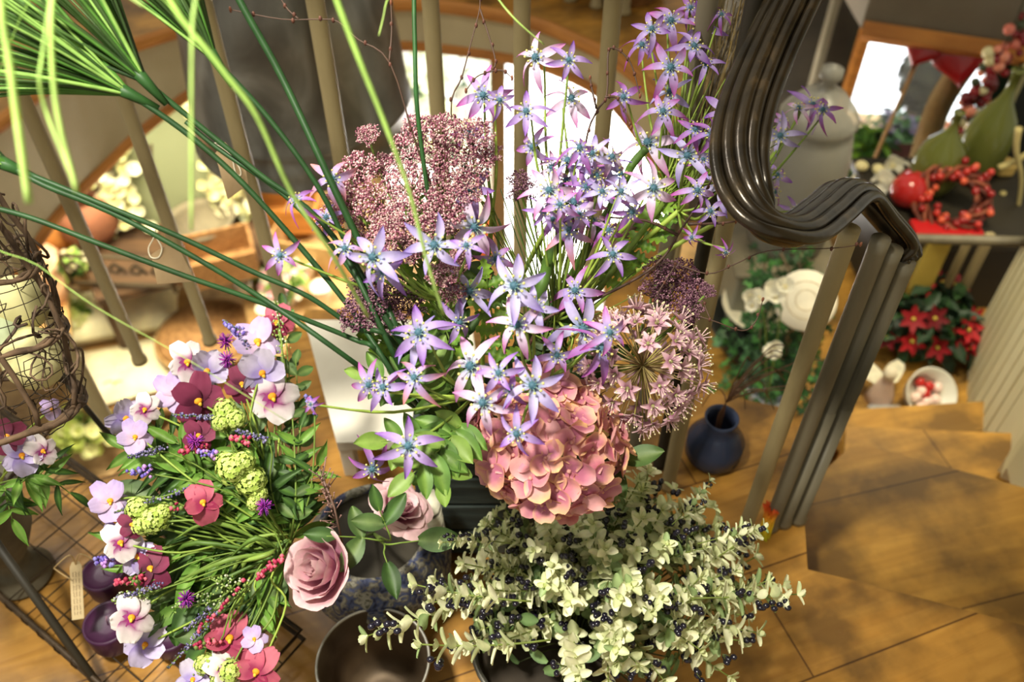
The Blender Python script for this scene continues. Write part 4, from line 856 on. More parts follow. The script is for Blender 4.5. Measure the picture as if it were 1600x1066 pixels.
pn = [('white pansy with magenta throat, nearest the white stool', 425, 620, 46, 'w'), ('pale lilac pansy directly above the white one by the stool', 409, 582, 40, 'b'), ('pale lilac pansy second from the top of the right-hand column', 402, 535, 42, 'l'),
      ('dark pink pansy at the top of the right-hand column', 432, 503, 30, 'p'), ('wine-red pansy behind the right-hand column of pansies', 378, 600, 30, 'm'), ('large wine-red pansy with orange eye at the upper left of the bunch', 308, 626, 44, 'm'),
      ('white pansy turned sideways above the large wine-red one', 322, 578, 38, 'b'), ('round white pansy petal facing the stairwell', 292, 566, 34, 'w'), ('lilac pansy left of the large wine-red one', 274, 612, 36, 'l'),
      ('lilac and white pansy touching the leftmost dark baluster', 196, 652, 36, 'b'), ('blue-lilac pansy under the one at the leftmost baluster', 212, 682, 28, 'l'), ('small wine-red pansy in the shade amid the long leaves', 310, 680, 28, 'm'), ('curled cream and wine pansy right of the leftmost baluster', 226, 640, 26, 'w'),
      ('rose-pink pansy at the heart of the bunch', 316, 785, 34, 'p'), ('lilac pansy highest on the left flank above the candles', 172, 782, 34, 'l'), ('small pale pansy just below the left flank lilac one', 180, 815, 24, 'b'),
      ('white pansy with magenta blotch above the rear candle', 188, 848, 32, 'w'), ('pale lilac pansy with yellow eye beside the rear candle', 212, 870, 34, 'b'), ('dull red pansy with orange eye right of the pale lilac one', 236, 888, 34, 'm'), ('dark wine pansy behind the white blotched one', 205, 820, 22, 'm'),
      ('white pansy over the front purple candle', 205, 966, 38, 'w'), ('light lilac pansy drooping below the front candle', 226, 1008, 36, 'b'), ('large rose-pink pansy near the bottom edge', 358, 998, 44, 'p'), ('small blue-lilac pansy right of the large rose-pink one', 398, 998, 22, 'l'),
      ('magenta pansy at the bottom edge right of the rose-pink one', 402, 1048, 40, 'p'), ('white pansy at the bottom edge below the rose-pink one', 352, 1048, 34, 'w'), ('blue-lilac pansy cut by the bottom edge', 302, 1062, 30, 'b'), ('wine-red pansy at the bottom edge', 328, 1066, 28, 'm')]
def pansy(label, px, py, hs, k, d, foot, tilt=.35, grp='artificial pansies in the bunch on the wire tray'):
    p = D(px, py, d+R.uniform(-.02, .02)); n = (to_cam(p)+jit(tilt)).normalized(); s = hs*d/F/.0265
    t = thing('pansy', label, 'flower', foot, grp)
    m = MB(); b_ = p-n*.010; m.tube(smooth_path([V(foot)+jit(.006), V(foot).lerp(b_, .3)+jit(.02), V(foot).lerp(b_, .65)+V((0, 0, .01))+jit(.024), b_], 5), .0016, 5, lerp(GRN, YG, R.random()))
    m.tube([b_, p], [.0018, .0045], 6, GRN); obj('stem', m, 'stem', t)
    # roll: keep the pansy's long axis up
    up = V((0, .4, .9)); zz_ = n; xx_ = up.cross(zz_).normalized(); yy_ = zz_.cross(xx_); a = R.uniform(-.6, .6)
    Mw = Mx.Translation(p) @ Mx(((xx_.x, yy_.x, zz_.x, 0), (xx_.y, yy_.y, zz_.y, 0), (xx_.z, yy_.z, zz_.z, 0), (0, 0, 0, 1))) @ rotz(a) @ Mx.Scale(s, 4)
    f = inst(PAN[k], 'petals', t, Mw); c = bpy.data.objects.new('flower_center', PC); col.objects.link(c); c.parent = f
for lab, px, py, hs, k in pn:
    pansy(lab, px, py, hs, k, 1.20 if py > 740 else (1.18+(740-py)*.0006), tie)
# supporting greenery: leafy stems fanning from the tie
def pd(px, py): return 1.24 if py > 740 else 1.22+(740-py)*.0006
fan = [('lance', 'long leaf stem reaching the leftmost baluster', (300, 730), (190, 700), 8, .05), ('lance', 'leaf stem along the top of the long green leaves', (330, 720), (230, 660), 8, .05), ('lance', 'broad-leaved stem under the large wine-red pansy', (340, 730), (270, 690), 7, .052),
       ('lance', 'upright leaf stem behind the right-hand pansy column', (450, 760), (410, 540), 10, .04), ('dk', 'dark leaf stem at the top right of the bunch', (462, 740), (442, 470), 12, .027), ('dk', 'dark leaf stem edging the white stool', (470, 760), (462, 560), 12, .027),
       ('lance', 'leaf stem with a star-shaped tip beside the stool', (460, 760), (470, 665), 6, .042), ('lance', 'curling leaf stem under the star-shaped one', (460, 800), (500, 720), 7, .042), ('lance', 'leaf stem pointing down beside the heather', (440, 780), (480, 770), 5, .044),
       ('lance', 'leaf stem across the centre of the bunch', (370, 790), (250, 730), 9, .046), ('lance', 'leaf stem to the left flank pansies', (350, 830), (190, 790), 10, .04), ('lance', 'rounded leaf stem amid the lower stems', (340, 860), (260, 850), 7, .04),
       ('lance', 'leaf stem above the rear candle', (330, 890), (200, 890), 9, .036), ('lance', 'leaf stem crossing below the thistle', (340, 910), (240, 940), 8, .038), ('lance', 'leaf stem reaching the front candle', (350, 940), (250, 980), 8, .038),
       ('lance', 'leaf stem pointing to the bottom edge', (380, 940), (300, 1040), 9, .038), ('lance', 'leaf stem at the lower right of the bunch', (410, 940), (370, 1050), 8, .036), ('dk', 'dark leaf stem in the shade of the bunch', (380, 760), (330, 640), 10, .04),
       ('lance', 'leaf stem pointing up between the pansies', (390, 740), (340, 660), 6, .045), ('dk', 'dark leaf stem below the pansy column', (420, 760), (380, 660), 9, .04), ('dk', 'dark leaf stem deep in the middle of the bunch', (360, 850), (290, 800), 9, .04), ('dk', 'dark leaf stem low on the left of the bunch', (340, 920), (250, 900), 8, .04), ('lance', 'leaf stem by the green snowball head', (420, 790), (360, 770), 6, .042)]
for kd, lab, a, b in [('lance', 'broad light leaf stem in the upper middle', (340, 760), (225, 705)), ('lance', 'broad leaf stem above the rose-pink pansy', (370, 770), (285, 735)), ('lance', 'bright leaf stem left of the stems', (350, 850), (215, 845)), ('lance', 'bright leaf stem in the middle of the stems', (380, 860), (270, 895)), ('lance', 'bright leaf stem below the middle', (390, 890), (290, 945)), ('lance', 'bright leaf stem over the stone pot side', (420, 890), (345, 975)), ('lance', 'leaf stem low right by the stem ends', (425, 880), (395, 960)), ('lance', 'leaf stem rising over the snowball pair', (430, 800), (330, 745)), ('dk', 'shaded leaf stem under the lavender', (380, 820), (240, 780)), ('dk', 'shaded leaf stem by the thistle', (400, 880), (250, 965)), ('dk', 'shaded leaf stem above the lower pansies', (410, 900), (320, 1010)), ('lance', 'long leaf stem beside the heather', (455, 820), (400, 740))]:
    fan.append((kd, lab, a, b, 9, R.uniform(.050, .068)))
for kd, lab, a, b, n, L in fan:
    leaf_stem('leaf_sprig', lab+' in the pansy bunch', [tie, D(*a, pd(*a)+.02), D(*b, pd(*b))], n, L, kd, group='leaf stems in the pansy bunch', start=.25, jt=.4, spread=.75)
# green snowball heads
def snow_mesh(seed):
    rr = random.Random(seed); m = MB()
    for k in range(120):
        z = 1-2*(k+.5)/120; r_ = math.sqrt(1-z*z); a = k*2.4; d = V((r_*math.cos(a), r_*math.sin(a), z)); p = d*.018*rr.uniform(.75, 1.2)
        c_ = lerp(lin((168, 192, 84)), lin((214, 228, 134)), rr.random()); mm = srt(p, d, rr.uniform(0, 6), .0036)
        for q in range(5): m.petal(mm @ rotz(q*2*PI/5), 1.1, 1.1, lambda t: math.sin(PI*min(1, .2+.75*t))**.6, lambda t, s_: .3*t-.2*t*t, lambda t, s_: c_, 2, 2)
    m.ell((0, 0, 0), .014, lin((110, 140, 60)), 8, 6); return m
SN = mesh_of('snowball_head', snow_mesh(1), 'leaf')
for lab, hs in [('pair of light green snowball heads at the centre of the pansy bunch', [(362, 732, 26), (392, 752, 26), (380, 722, 20), (352, 720, 16)]), ('light green snowball heads behind the white pansy', [(352, 640, 20), (368, 655, 18), (345, 660, 16)]), ('green snowball heads on the left flank of the pansy bunch', [(215, 795, 20), (240, 812, 24), (222, 820, 18), (255, 800, 16)]), ('green snowball heads near the bottom edge', [(320, 1038, 18), (358, 1050, 22), (345, 1062, 18)]), ('small green snowball head left of the roses', [(405, 772, 14), (398, 785, 14)])]:
    t = thing('snowball_flower', lab, 'flower', tie, 'green snowball flowers in the pansy bunch'); m = MB(); ps = []
    for px, py, r_ in hs:
        d = pd(px, py)-.05; p = D(px, py, d); ps.append((p, r_*d/F/.021)); m.tube(smooth_path([tie, tie.lerp(p, .5)-V((0, 0, .01)), p], 4), .0015, 5, GRN)
    obj('stem', m, 'stem', t)
    for p, s in ps: inst(SN, 'flower_cluster', t, srt(p, to_cam(p), R.uniform(0, 6), s))
# lavender, pink bud sprigs, white fine sprigs, thistles
def bud_sprig(name, label, a, b, cols, cat, grp, n=90, r_=.006, sz=.0018, d=-.05):
    A, B = D(*a, pd(*a)+d), D(*b, pd(*b)+d); t = thing(name, label, cat, tie, grp)
    m = MB(); m.tube(smooth_path([tie, tie.lerp(A, .5)+jit(.022), A-V((0, 0, .01)), B], 4), .0012, 5, GRN); obj('stem', m, 'stem', t); m = MB(); ax = (B-A).normalized()
    for k in range(n):
        t_ = R.random(); q = A.lerp(B, t_); e = q+jit(1).normalized()*r_*(1-.5*t_)*R.uniform(.5, 1); m.octa(e, sz*R.uniform(.7, 1.3), lin(R.choice(cols)))
    obj('buds', m, 'petal', t)
LAV = ((128, 120, 168), (98, 92, 140), (160, 152, 190), (90, 96, 90)); PKB = ((206, 70, 104), (226, 110, 130), (170, 44, 80), (120, 140, 70)); WFN = ((214, 220, 190), (180, 200, 120), (150, 180, 90)); BLS = ((150, 140, 210), (120, 100, 190), (200, 150, 220))
for lab, a, b in [('lavender spike lying across the rose-pink pansy', (300, 762), (182, 800)), ('lavender spike slanting to the bottom edge', (340, 955), (262, 1045)), ('short lavender spike over the rear candle', (250, 915), (180, 935)), ('pale lavender spike left of the large wine-red pansy', (345, 655), (270, 648)), ('lavender spike at the foot of the right-hand pansy column', (420, 690), (370, 672)), ('dark lavender spike by the top of the bunch', (390, 545), (350, 500)), ('lavender spike by the thistle', (330, 950), (290, 985)), ('grey lavender tip by the leftmost pansy', (260, 700), (200, 715))]:
    bud_sprig('lavender_sprig', lab, a, b, LAV, 'flower', 'lavender spikes in the pansy bunch')
for lab, a, b in [('pink bud sprig left of the rose-pink pansy', (290, 790), (222, 800)), ('pink bud sprig running down to the large rose-pink pansy', (390, 905), (310, 985)), ('small pink bud sprig above the green snowball pair', (320, 700), (278, 706)), ('pink bud sprig right of the stems', (440, 870), (400, 905)), ('pink bud sprig beside the tag', (225, 905), (180, 910)), ('short pink bud sprig under the white pansy', (390, 690), (360, 684)), ('pink bud sprig above the bottom edge', (340, 1000), (305, 1010))]:
    bud_sprig('pink_bud_sprig', lab, a, b, PKB, 'flower', 'pink bud sprigs in the pansy bunch', 34, .007, .0034)
for lab, a, b in [('fine white-green sprig under the green snowball heads on the left', (270, 800), (230, 830)), ('fine white-green sprig beside the thistle', (340, 930), (270, 950)), ('fine white-green sprig in front of the rear candle', (240, 920), (175, 940)), ('fine white-green sprig by the pink buds', (380, 920), (330, 905)), ('fine white-green sprig at the bottom of the bunch', (360, 1030), (300, 1055)), ('fine yellow-green sprig at the top of the bunch', (440, 560), (430, 470))]:
    bud_sprig('white_fine_sprig', lab, a, b, WFN, 'flower', 'fine white-green sprigs in the pansy bunch', 60, .016, .0018, -.04)
for lab, a, b in [('tiny blue-violet flower sprig under the small wine-red pansy', (340, 712), (310, 705)), ('tiny violet flower sprig edging the stool', (490, 640), (482, 620)), ('tiny blue-violet sprig above the snowball heads on the left', (240, 735), (200, 740)), ('tiny violet sprig over the rear candle', (180, 880), (150, 876)), ('tiny blue-violet sprig at the top left of the column', (375, 520), (352, 508))]:
    bud_sprig('violet_sprig', lab, a, b, BLS, 'flower', 'tiny violet sprigs in the pansy bunch', 26, .009, .0032, -.06)
for lab, px, py in [('small purple thistle flower in the middle of the lower stems', 291, 936), ('small purple thistle flower left of the heather sprig', 413, 792), ('small purple thistle flower at the top left of the pansy column', 353, 533), ('round purple thistle bud left of the pansy column', 355, 562), ('purple thistle flower near the small wine pansy', 305, 690)]:
    p = D(px, py, pd(px, py)-.06); t = thing('thistle_flower', lab, 'flower', tie, 'purple thistles in the pansy bunch'); m = MB(); m.tube(smooth_path([tie, tie.lerp(p, .5), p], 4), .0012, 5, GRN); obj('stem', m, 'stem', t)
    m = MB()
    for k in range(60):
        d = (to_cam(p)*.7+jit(1)).normalized(); m.tube([p, p+d*.013], [.0010, .0007], 3, lin(R.choice(((150, 40, 150), (186, 70, 180), (110, 40, 140)))))
    obj('bristles', m, 'petal', t)
# straight grass stems of the bunch running to the lower right
t = thing('bunch_stems', 'bare yellow-green stem ends of the pansy bunch pointing down beside the stone pot', 'stems', tie); m = MB()
for k in range(26):
    e = Z(395+k*1.6+R.uniform(-8, 8), 905+R.uniform(0, 105), .01); m.tube([tie+jit(.012), tie.lerp(e, .5)+jit(.006), e], [.0018, .0016, .0015], 5, lerp(lin((120, 120, 40)), lin((90, 100, 40)), R.random()))
tag(obj('stems', m, 'stem', t), kind='stuff')
m = MB()
for k in range(14):
    a = D(450+R.uniform(-20, 10), 850+R.uniform(-15, 20), 1.24); b = D(R.uniform(250, 380), R.uniform(830, 960), 1.23+R.uniform(-.02, .04)); m.tube(smooth_path([a, a.lerp(b, .5)+V((0, 0, .015))+jit(.03), b+jit(.01)], 4), [.0014, .0018, .0024, .0034, .0042, .0038, .0026, .0014, .0006], 4, lerp(lin((72, 104, 38)), lin((146, 172, 78)), R.random()))
tag(obj('stalks', m, 'leaf', t), kind='stuff')
# ---------- wire tray ----------
o0 = Z(96, 716, .03); e1 = (Z(168, 770, .03)-o0); e1.z = 0; e1.normalize(); e2 = V((e1.y, -e1.x, 0))
if e2.y > 0: e2 = -e2
c0 = Z(-10, 925, .03); near = abs((c0-o0).dot(e2)); 
W1, W2 = .95, near
base = o0-e1*.28
t = thing('wire_tray', 'low rusty wire mesh tray under the candles and pansies', 'tray', base)
m = MB()
sp = .052
for k in range(int(W1/sp)+1): m.tube([base+e1*k*sp, base+e1*k*sp+e2*W2], .0014, 5, (.5,)*3)
for k in range(int(W2/sp)+1): m.tube([base+e2*k*sp+V((0, 0, .002)), base+e2*k*sp+e1*W1+V((0, 0, .002))], .0014, 5, (.5,)*3)
obj('mesh_bottom', m, 'wire', t)
m = MB()
for hz in (.0, .035): m.tube([base+V((0, 0, hz)), base+e1*W1+V((0, 0, hz)), base+e1*W1+e2*W2+V((0, 0, hz)), base+e2*W2+V((0, 0, hz)), base+V((0, 0, hz))], .0042, 8, (.5,)*3)
for k in range(22):
    q = base+e2*W2+e1*(W1*k/21); rg = [q+V((.009*math.cos(a), 0, .0))+e2*.0+V((0, 0, .018+.022*math.sin(a))) for a in [j*PI/4 for j in range(9)]]; m.tube(rg, .0016, 5, (.5,)*3)
obj('frame', m, 'wire', t)
p0, p1 = D(-30, 815, 1.40), Z(160, 1080, .04); m = MB(); m.tube([p0, p0.lerp(p1, .5), p1+(p1-p0)*.2], .0068, 8, (.5,)*3)
solo('dark_rod', m, 'dark', 'thick dark iron rod slanting over the near corner of the wire tray', 'rod')
p0, p1 = Z(62, 668, .0), D(168, 770, 1.5)
m = MB(); m.tube([D(75, 545, 1.42), D(112, 610, 1.45), D(160, 668, 1.50), D(215, 716, 1.53)], .0045, 8, (.5,)*3); solo('dark_wire', m, 'dark', 'thin dark iron wire running beside the leftmost baluster', 'wire')
# candles
def candle(label, px, py, r_, h):
    c = Z(px, py, h); c = V((c.x, c.y, .034)); t = thing('pillar_candle', label, 'candle', c, 'purple pillar candles on the wire tray')
    m = MB(); hh = h-.034; m.lathe([(r_*.97, 0), (r_, .004), (r_, hh-.006), (r_*.97, hh), (r_*.88, hh-.002), (r_*.84, hh-.007), (r_*.4, hh-.009), (0, hh-.009)], 40, (.5,)*3, Mx.Translation(c)); obj('wax', m, 'wax', t)
    m = MB(); m.tube([c+V((0, 0, hh-.009)), c+V((.001, .002, hh+.004)), c+V((.003, .004, hh+.011))], .0013, 6, lin((150, 110, 130))); obj('wick', m, 'stem', t)
candle('purple pillar candle nearest the bottom edge, its wick and top clear to see', 166, 972, .040, .085)
candle('purple pillar candle behind the tag, half covered by a leaf', 160, 893, .037, .085)
candle('purple pillar candle almost buried under the pansies', 262, 985, .037, .07)
# paper tag with string, lying on the tray against the candle
a, b = D(118, 878, 1.44), D(122, 968, 1.44); w_ = .0088
t = thing('paper_tag', 'narrow cream paper tag with faint handwriting beside the rear candle', 'tag', a)
ax = (b-a).normalized(); sx = ax.cross(to_cam(a)).normalized(); nn = sx.cross(ax).normalized(); nn = nn if nn.dot(to_cam(a)) > 0 else -nn
m = MB(); vs = [a+sx*w_*.6, a-sx*w_*.6, a-sx*w_+ax*.008, b-sx*w_, b+sx*w_, a+sx*w_+ax*.008]; m.add(vs+[v-nn*.0006 for v in vs], [(0, 1, 2, 3, 4, 5), (11, 10, 9, 8, 7, 6)]+[(i, 6+i, 6+(i+1) % 6, (i+1) % 6) for i in range(6)], lin((206, 184, 142))); obj('card', m, 'matte', t, False)
m = MB()
for ln in (-.45, .05, .5):
    pts = []
    for k in range(60):
        u = k/59; pts.append(a+ax*(.016+.070*u)+sx*w_*ln+sx*.0011*math.sin(k*1.9+ln*9)*(.4+.6*abs(math.sin(k*.7)))+ax*.0006*math.sin(k*2.3)+nn*.0004)
    for i in range(0, 58, 1):
        if i % 9 < 7: m.tube([pts[i], pts[i+1]], .00028, 3, lin((110, 70, 60)), cap=False)
obj('handwriting', m, 'matte', t)
m = MB(); m.tube(smooth_path([a+ax*.004, D(108, 868, 1.42), D(84, 888, 1.43)], 5), .0011, 5, lin((190, 160, 110))); m.tube(smooth_path([a+ax*.004, D(125, 866, 1.42), D(148, 876, 1.42), D(175, 890, 1.40)], 5), .0011, 5, lin((190, 160, 110))); m.tube(smooth_path([D(84, 888, 1.43), D(98, 898, 1.43), D(110, 905, 1.43)], 5), .0011, 5, lin((190, 160, 110))); obj('string', m, 'stem', t)
# ---------- vine cloche on an urn with pansies ----------
cc = D(-8, 690, 1.24); cc = V((cc.x, cc.y, 0)); RZ = D(-8, 690, 1.24).z-.01
t = thing('plant_urn', 'grey stone urn at the left edge beneath the vine cloche', 'urn', cc)
ub = Z(5, 860, .14)
uc = V((ub.x-.03, ub.y+.03, 0))
m = MB(); m.lathe([(.05, 0), (.055, .01), (.03, .04), (.028, .07), (.045, .10), (.068, .15), (.078, .22), (.084, .26), (.088, .265), (.084, .27), (.078, .26), (.03, .2)], 36, (.5,)*3, Mx.Translation(uc)); obj('urn_body', m, noise_mat('grey_urn', [(.3, (80, 76, 62)), (.7, (118, 112, 94))], 14, .7, bump=.3), t)
m = MB(); m.lathe([(.078, .245), (0, .255)], 20, lin((50, 40, 28)), Mx.Translation(uc), cap0=False); obj('soil', m, 'matte', t)
LOCu = V((uc.x, uc.y, .26))
t = thing('vine_cloche', 'domed cloche of twisted brown vine and rusty wire at the left edge', 'cloche', LOCu)
cen = D(-25, 560, 1.16); ring_c = D(-25, 640, 1.17); rad_ = .118; rr = random.Random(21)
m = MB(); ax = (D(-60, 330, 1.12)-ring_c).normalized(); ax = (ax+V((0, 0, .35))).normalized(); s1 = V((1, 0, 0)); s1 = (s1-ax*s1.dot(ax)).normalized(); s2 = ax.cross(s1)
Hc = .30
def cl(a, h):   # point on the dome
    k = math.sqrt(max(0, 1-(h**2.0)*.86)); return ring_c+(s1*math.cos(a)+s2*math.sin(a))*rad_*k+ax*Hc*h
for h, th in ((0, .0062), (.34, .0048), (.62, .004)):
    for q in range(3):
        m.tube([cl(a, h)+V((.003*math.cos(a*7+q*2), .003*math.sin(a*6+q*2), .003*math.sin(a*9+q))) for a in [2*PI*j/48 for j in range(49)]], th*.62, 7, (.5,)*3, cap=False)
for q in range(9):
    a0 = 2*PI*q/9; m.tube([cl(a0+.18*math.sin(h*5+q), h)+jit(.002) for h in [j/12 for j in range(13)]], .0036, 7, (.5,)*3)
for q in range(26):   # loose tendrils wound round the ribs
    a0, h0 = rr.uniform(0, 6.28), rr.uniform(0, .85); pts = []
    da, dh = rr.uniform(-1.2, 1.2), rr.uniform(-.3, .4)
    for j in range(16):
        u = j/15; pts.append(cl(a0+da*u+.15*math.sin(u*12), min(.98, max(0, h0+dh*u+.06*math.sin(u*9+q))))+(s1*math.cos(a0)+s2*math.sin(a0))*.006*math.sin(u*7)*2)
    m.tube(pts, rr.uniform(.0012, .0024), 5, (.5,)*3)
obj('vine_frame', m, 'bark', t)
m = MB()
for q in range(46):
    a0 = rr.uniform(0, 6.28); h0 = rr.uniform(.0, .7); rc = rr.uniform(.012, .03); c_ = cl(a0, h0)*.9+ring_c*.1; u1 = jit(1).normalized(); u2 = u1.orthogonal().normalized()
    m.tube([c_+(u1*math.cos(a)+u2*math.sin(a))*rc*(1+.2*math.sin(3*a)) for a in [2*PI*j/16*1.3 for j in range(17)]], .0007, 4, (.5,)*3)
for q in range(22):
    a0 = 2*PI*q/22; m.tube([cl(a0, h)*.96+ring_c*.04 for h in [j/8*.8 for j in range(9)]], .0006, 4, (.5,)*3)
for q in range(12):
    h = q/12*.8; m.tube([cl(a, h)*.96+ring_c*.04 for a in [2*PI*j/28 for j in range(29)]], .0006, 4, (.5,)*3)
tag(obj('wire_netting', m, 'wire', t), kind='stuff')
m = MB()
for q in range(3):
    a = 2*PI*q/3+.6; m.tube([LOCu+V((.07*math.cos(a), .07*math.sin(a), -.01)), cl(a, .0)], .0035, 7, (.5,)*3)
obj('prongs', m, 'bark', t)
for k, (px, py, r_, lab) in enumerate(((30, 475, .036, 'cream egg showing highest inside the vine cloche'), (52, 560, .04, 'cream egg low inside the vine cloche'), (12, 530, .036, 'pale green egg at the left inside the vine cloche'))):
    p = D(px, py, 1.2); m = MB(); m.ell(p, (r_, r_, r_*1.15), lin((214, 206, 150) if k < 2 else (190, 200, 160)), 20, 12); solo('decor_egg', m, 'matte', lab, 'egg', 'decorative eggs in the vine cloche', base=p)
for lab, px, py, hs, k in (('lilac pansy at the left edge under the vine ring', 34, 712, 34, 'b'), ('cream and wine pansy right of the lilac one under the vine ring', 66, 705, 26, 'w'), ('dark red pansy inside the vine cloche', 12, 682, 28, 'm'), ('violet pansy inside the vine cloche', 80, 640, 18, 'l')):
    pansy(lab, px, py, hs, k, 1.19, LOCu, .3, 'pansies growing in the stone urn')
for lab, pts, n in (('leaf stem of the urn pansies pointing right over the tray', [(20, 760, 1.22), (60, 740, 1.2), (115, 775, 1.22)], 6), ('leaf stem of the urn pansies hanging at the left edge', [(0, 760, 1.22), (10, 780, 1.2), (20, 815, 1.2)], 6), ('leaf stem of the urn pansies under the cream and wine flower', [(20, 750, 1.22), (50, 750, 1.2), (85, 718, 1.2)], 6)):
    leaf_stem('leaf_sprig', lab, [LOCu]+[D(*q) for q in pts], n, .042, 'lance', group='leaves of the urn pansies', start=.35, jt=.4)
# tags hanging on the balusters and papyrus
def hang_tag(label, quad, d, hole, loop, c):
    P = [D(x, y, d) for x, y in quad]; t = thing('kraft_tag', label, 'tag', P[0], 'kraft paper tags hanging left of the bouquet'); n = (P[1]-P[0]).cross(P[2]-P[0]).normalized()*.0008; k = len(P)
    m = MB(); m.add(P+[p-n for p in P], [tuple(range(k)), tuple(range(2*k-1, k-1, -1))]+[(i, k+i, k+(i+1) % k, (i+1) % k) for i in range(k)], (.5,)*3); obj('card', m, 'kraft', t, False)
    m = MB(); m.tube(smooth_path([D(x, y, d-.004) for x, y in loop], 5), .0011, 5, lin((226, 216, 190))); obj('string', m, 'stem', t)
hang_tag('brown kraft tag with a white string loop hanging by the lampshade edge', [(336, 240), (352, 222), (384, 262), (388, 288), (356, 312)], 1.33, None, [(330, 226), (342, 228), (358, 240), (374, 262), (376, 274), (368, 270), (362, 246), (344, 224), (332, 226)], 0)
hang_tag('faded kraft tag hanging from a white string loop below the papyrus stems', [(236, 398), (262, 382), (282, 392), (306, 440), (246, 444)], 1.36, None, [(243, 358), (240, 372), (232, 388), (236, 402), (248, 402), (253, 388), (246, 374), (241, 360)], 0)
# ================= LOWER SHOP FLOOR, LEFT =================
LF = -2.7
rr = random.Random(33)
def blobs(name, parent, pts, r, cs, label=None, cat=None, petals=True, mat='petal'):
    m = MB()
    for p in pts:
        c_ = rr.choice(cs); s = r*rr.uniform(.7, 1.2)
        if petals:
            d = (to_cam(p)+V((rr.uniform(-.6, .6), rr.uniform(-.6, .6), rr.uniform(0, .6)))).normalized(); mm = srt(p, d, rr.uniform(0, 6), s)
            for q in range(5): m.petal(mm @ rotz(q*2*PI/5) @ roty(-.5), 1, 1.1, lambda t: math.sin(PI*min(1, .15+.75*t))**.6, lambda t, s_: .2*t*t, lambda t, s_: c_, 3, 2)
            m.ell(p, s*.35, lerp(c_, lin((220, 200, 110)), .5), 6, 4)
        else: m.ell(p, s, c_, 8, 6)
    return obj(name, m, mat, parent)
CW, CG, CY = lin((246, 240, 206)), lin((230, 232, 180)), lin((196, 208, 120))
def foliage(name, parent, c, r, n, L, cs, h=1.):
    m = MB()
    for k in range(n):
        d = V((rr.gauss(0, 1), rr.gauss(0, 1), abs(rr.gauss(0, 1))*h)).normalized(); p = c+V((d.x*r, d.y*r, d.z*r))*rr.uniform(.4, 1)
        g = lin(rr.choice(cs)); mm = srt(p, (d+V((rr.uniform(-.5, .5), rr.uniform(-.5, .5), .4))).normalized(), rr.uniform(0, 6), L)
        m.petal(mm, 1, .5, lambda t: math.sin(PI*min(1, .08+.88*t)), lambda t, s_: .3*t-.3*t*t+.1*abs(s_), lambda t, s_: g, 3, 2)
    o = obj(name, m, 'leaf', parent); return tag(o, kind='stuff') if n > 100 else o
def pot(name, parent, c, r, h, cc, mat='matte'):
    m = MB(); m.lathe([(r*.7, 0), (r*.95, h*.85), (r*1.05, h*.86), (r*1.05, h), (r*.93, h), (r*.9, h*.8), (r*.2, h*.7)], 28, cc, Mx.Translation(c)); return obj(name, m, mat, parent)
GR1 = ((110, 150, 60), (150, 186, 80), (80, 116, 50), (186, 206, 110))
def plant(name, label, px, py, z, r, potc, leaf, fl=None, n=120, L=.06, grp=None, cat='potted plant'):
    c = Z(px, py, z); c = V(c); t = thing(name, label, cat, c, grp)
    pot('pot', t, c, r*.55, r*.8, lin(potc)); foliage('foliage', t, c+V((0, 0, r*.9)), r, n, L, leaf)
    if fl: blobs('blossoms' if fl[0] > 24 else 'flowers', t, [c+V((0, 0, r*.9))+V((q.x*r*1.05, q.y*r*1.05, abs(q.z)*r*1.0)) for q in [jit(1).normalized() for _ in range(fl[0])]], fl[1], [lin(x) for x in fl[2]])['kind'] = 'stuff'
    return t
def table(label, corners, z, th=.04, mat='oak', name='display_table', legs=True, leg=.03):
    P = [Z(x, y, z) for x, y in corners]; c = sum(P, V())/len(P); t = thing(name, label, 'table', (c.x, c.y, LF))
    m = MB(); m.slab([xy(p) for p in P], z-th, z); obj('table_top', m, mat, t, False)
    if legs:
        for p in P:
            q = p.lerp(c, .1); m = MB(); m.box((q.x-leg, q.y-leg, LF), (q.x+leg, q.y+leg, z-th)); obj('leg', m, mat, t, False)
    return t
M['ltwood'] = noise_mat('light_wood', [(.3, (150, 112, 66)), (.7, (196, 158, 102))], 3, .55, stretch=(1, 6, 1))
M['dkwood'] = noise_mat('dark_wood', [(.3, (60, 42, 28)), (.7, (100, 72, 46))], 3, .6, stretch=(1, 6, 1))
M['wicker'] = noise_mat('wicker', [(.3, (112, 74, 40)), (.7, (180, 134, 80))], 40, .7, bump=.5, stretch=(1, 1, 4))
table('dark wooden table on the lower floor left of the lampshade', [(440, 400), (150, 470), (95, 300), (330, 240)], -1.95, mat='dkwood')
table('light wooden table on the lower floor seen past the leftmost balusters', [(115, 580), (-120, 560), (-60, 330), (92, 330)], -2.0, mat='ltwood')
table('long light wooden bench on the lower floor under the white pots', [(560, 540), (400, 560), (370, 430), (540, 420)], -2.2, mat='ltwood')
# white bead-flower mirror frame, standing
c = Z(292, 345, -1.95); t = thing('flower_framed_mirror', 'arched mirror framed with dense cream blossoms on the dark wooden table', 'mirror', c); nrm = V((.15, -1, .15)).normalized(); s1 = V((1, .15, 0)).normalized(); s2 = s1.cross(nrm)*-1
s2 = V((0, .18, 1)).normalized(); Wm, Hm = .36, 1.15
def arch(u): # u 0..1 around
    if u < .3: return s1*(-Wm)+s2*(Hm*.68*u/.3)
    if u > .7: return s1*Wm+s2*(Hm*.68*(1-u)/.3)
    a = PI*(1-(u-.3)/.4); return s1*(Wm*math.cos(a))+s2*(Hm*.68+Hm*.32*math.sin(a))
m = MB(); ps = [c+arch(k/30) for k in range(31)]; m.add(ps+[p+V((0, .012, 0)) for p in ps], [tuple(range(31)), tuple(range(61, 30, -1))], lin((128, 132, 100))); obj('mirror_glass', m, 'gloss', t, False)
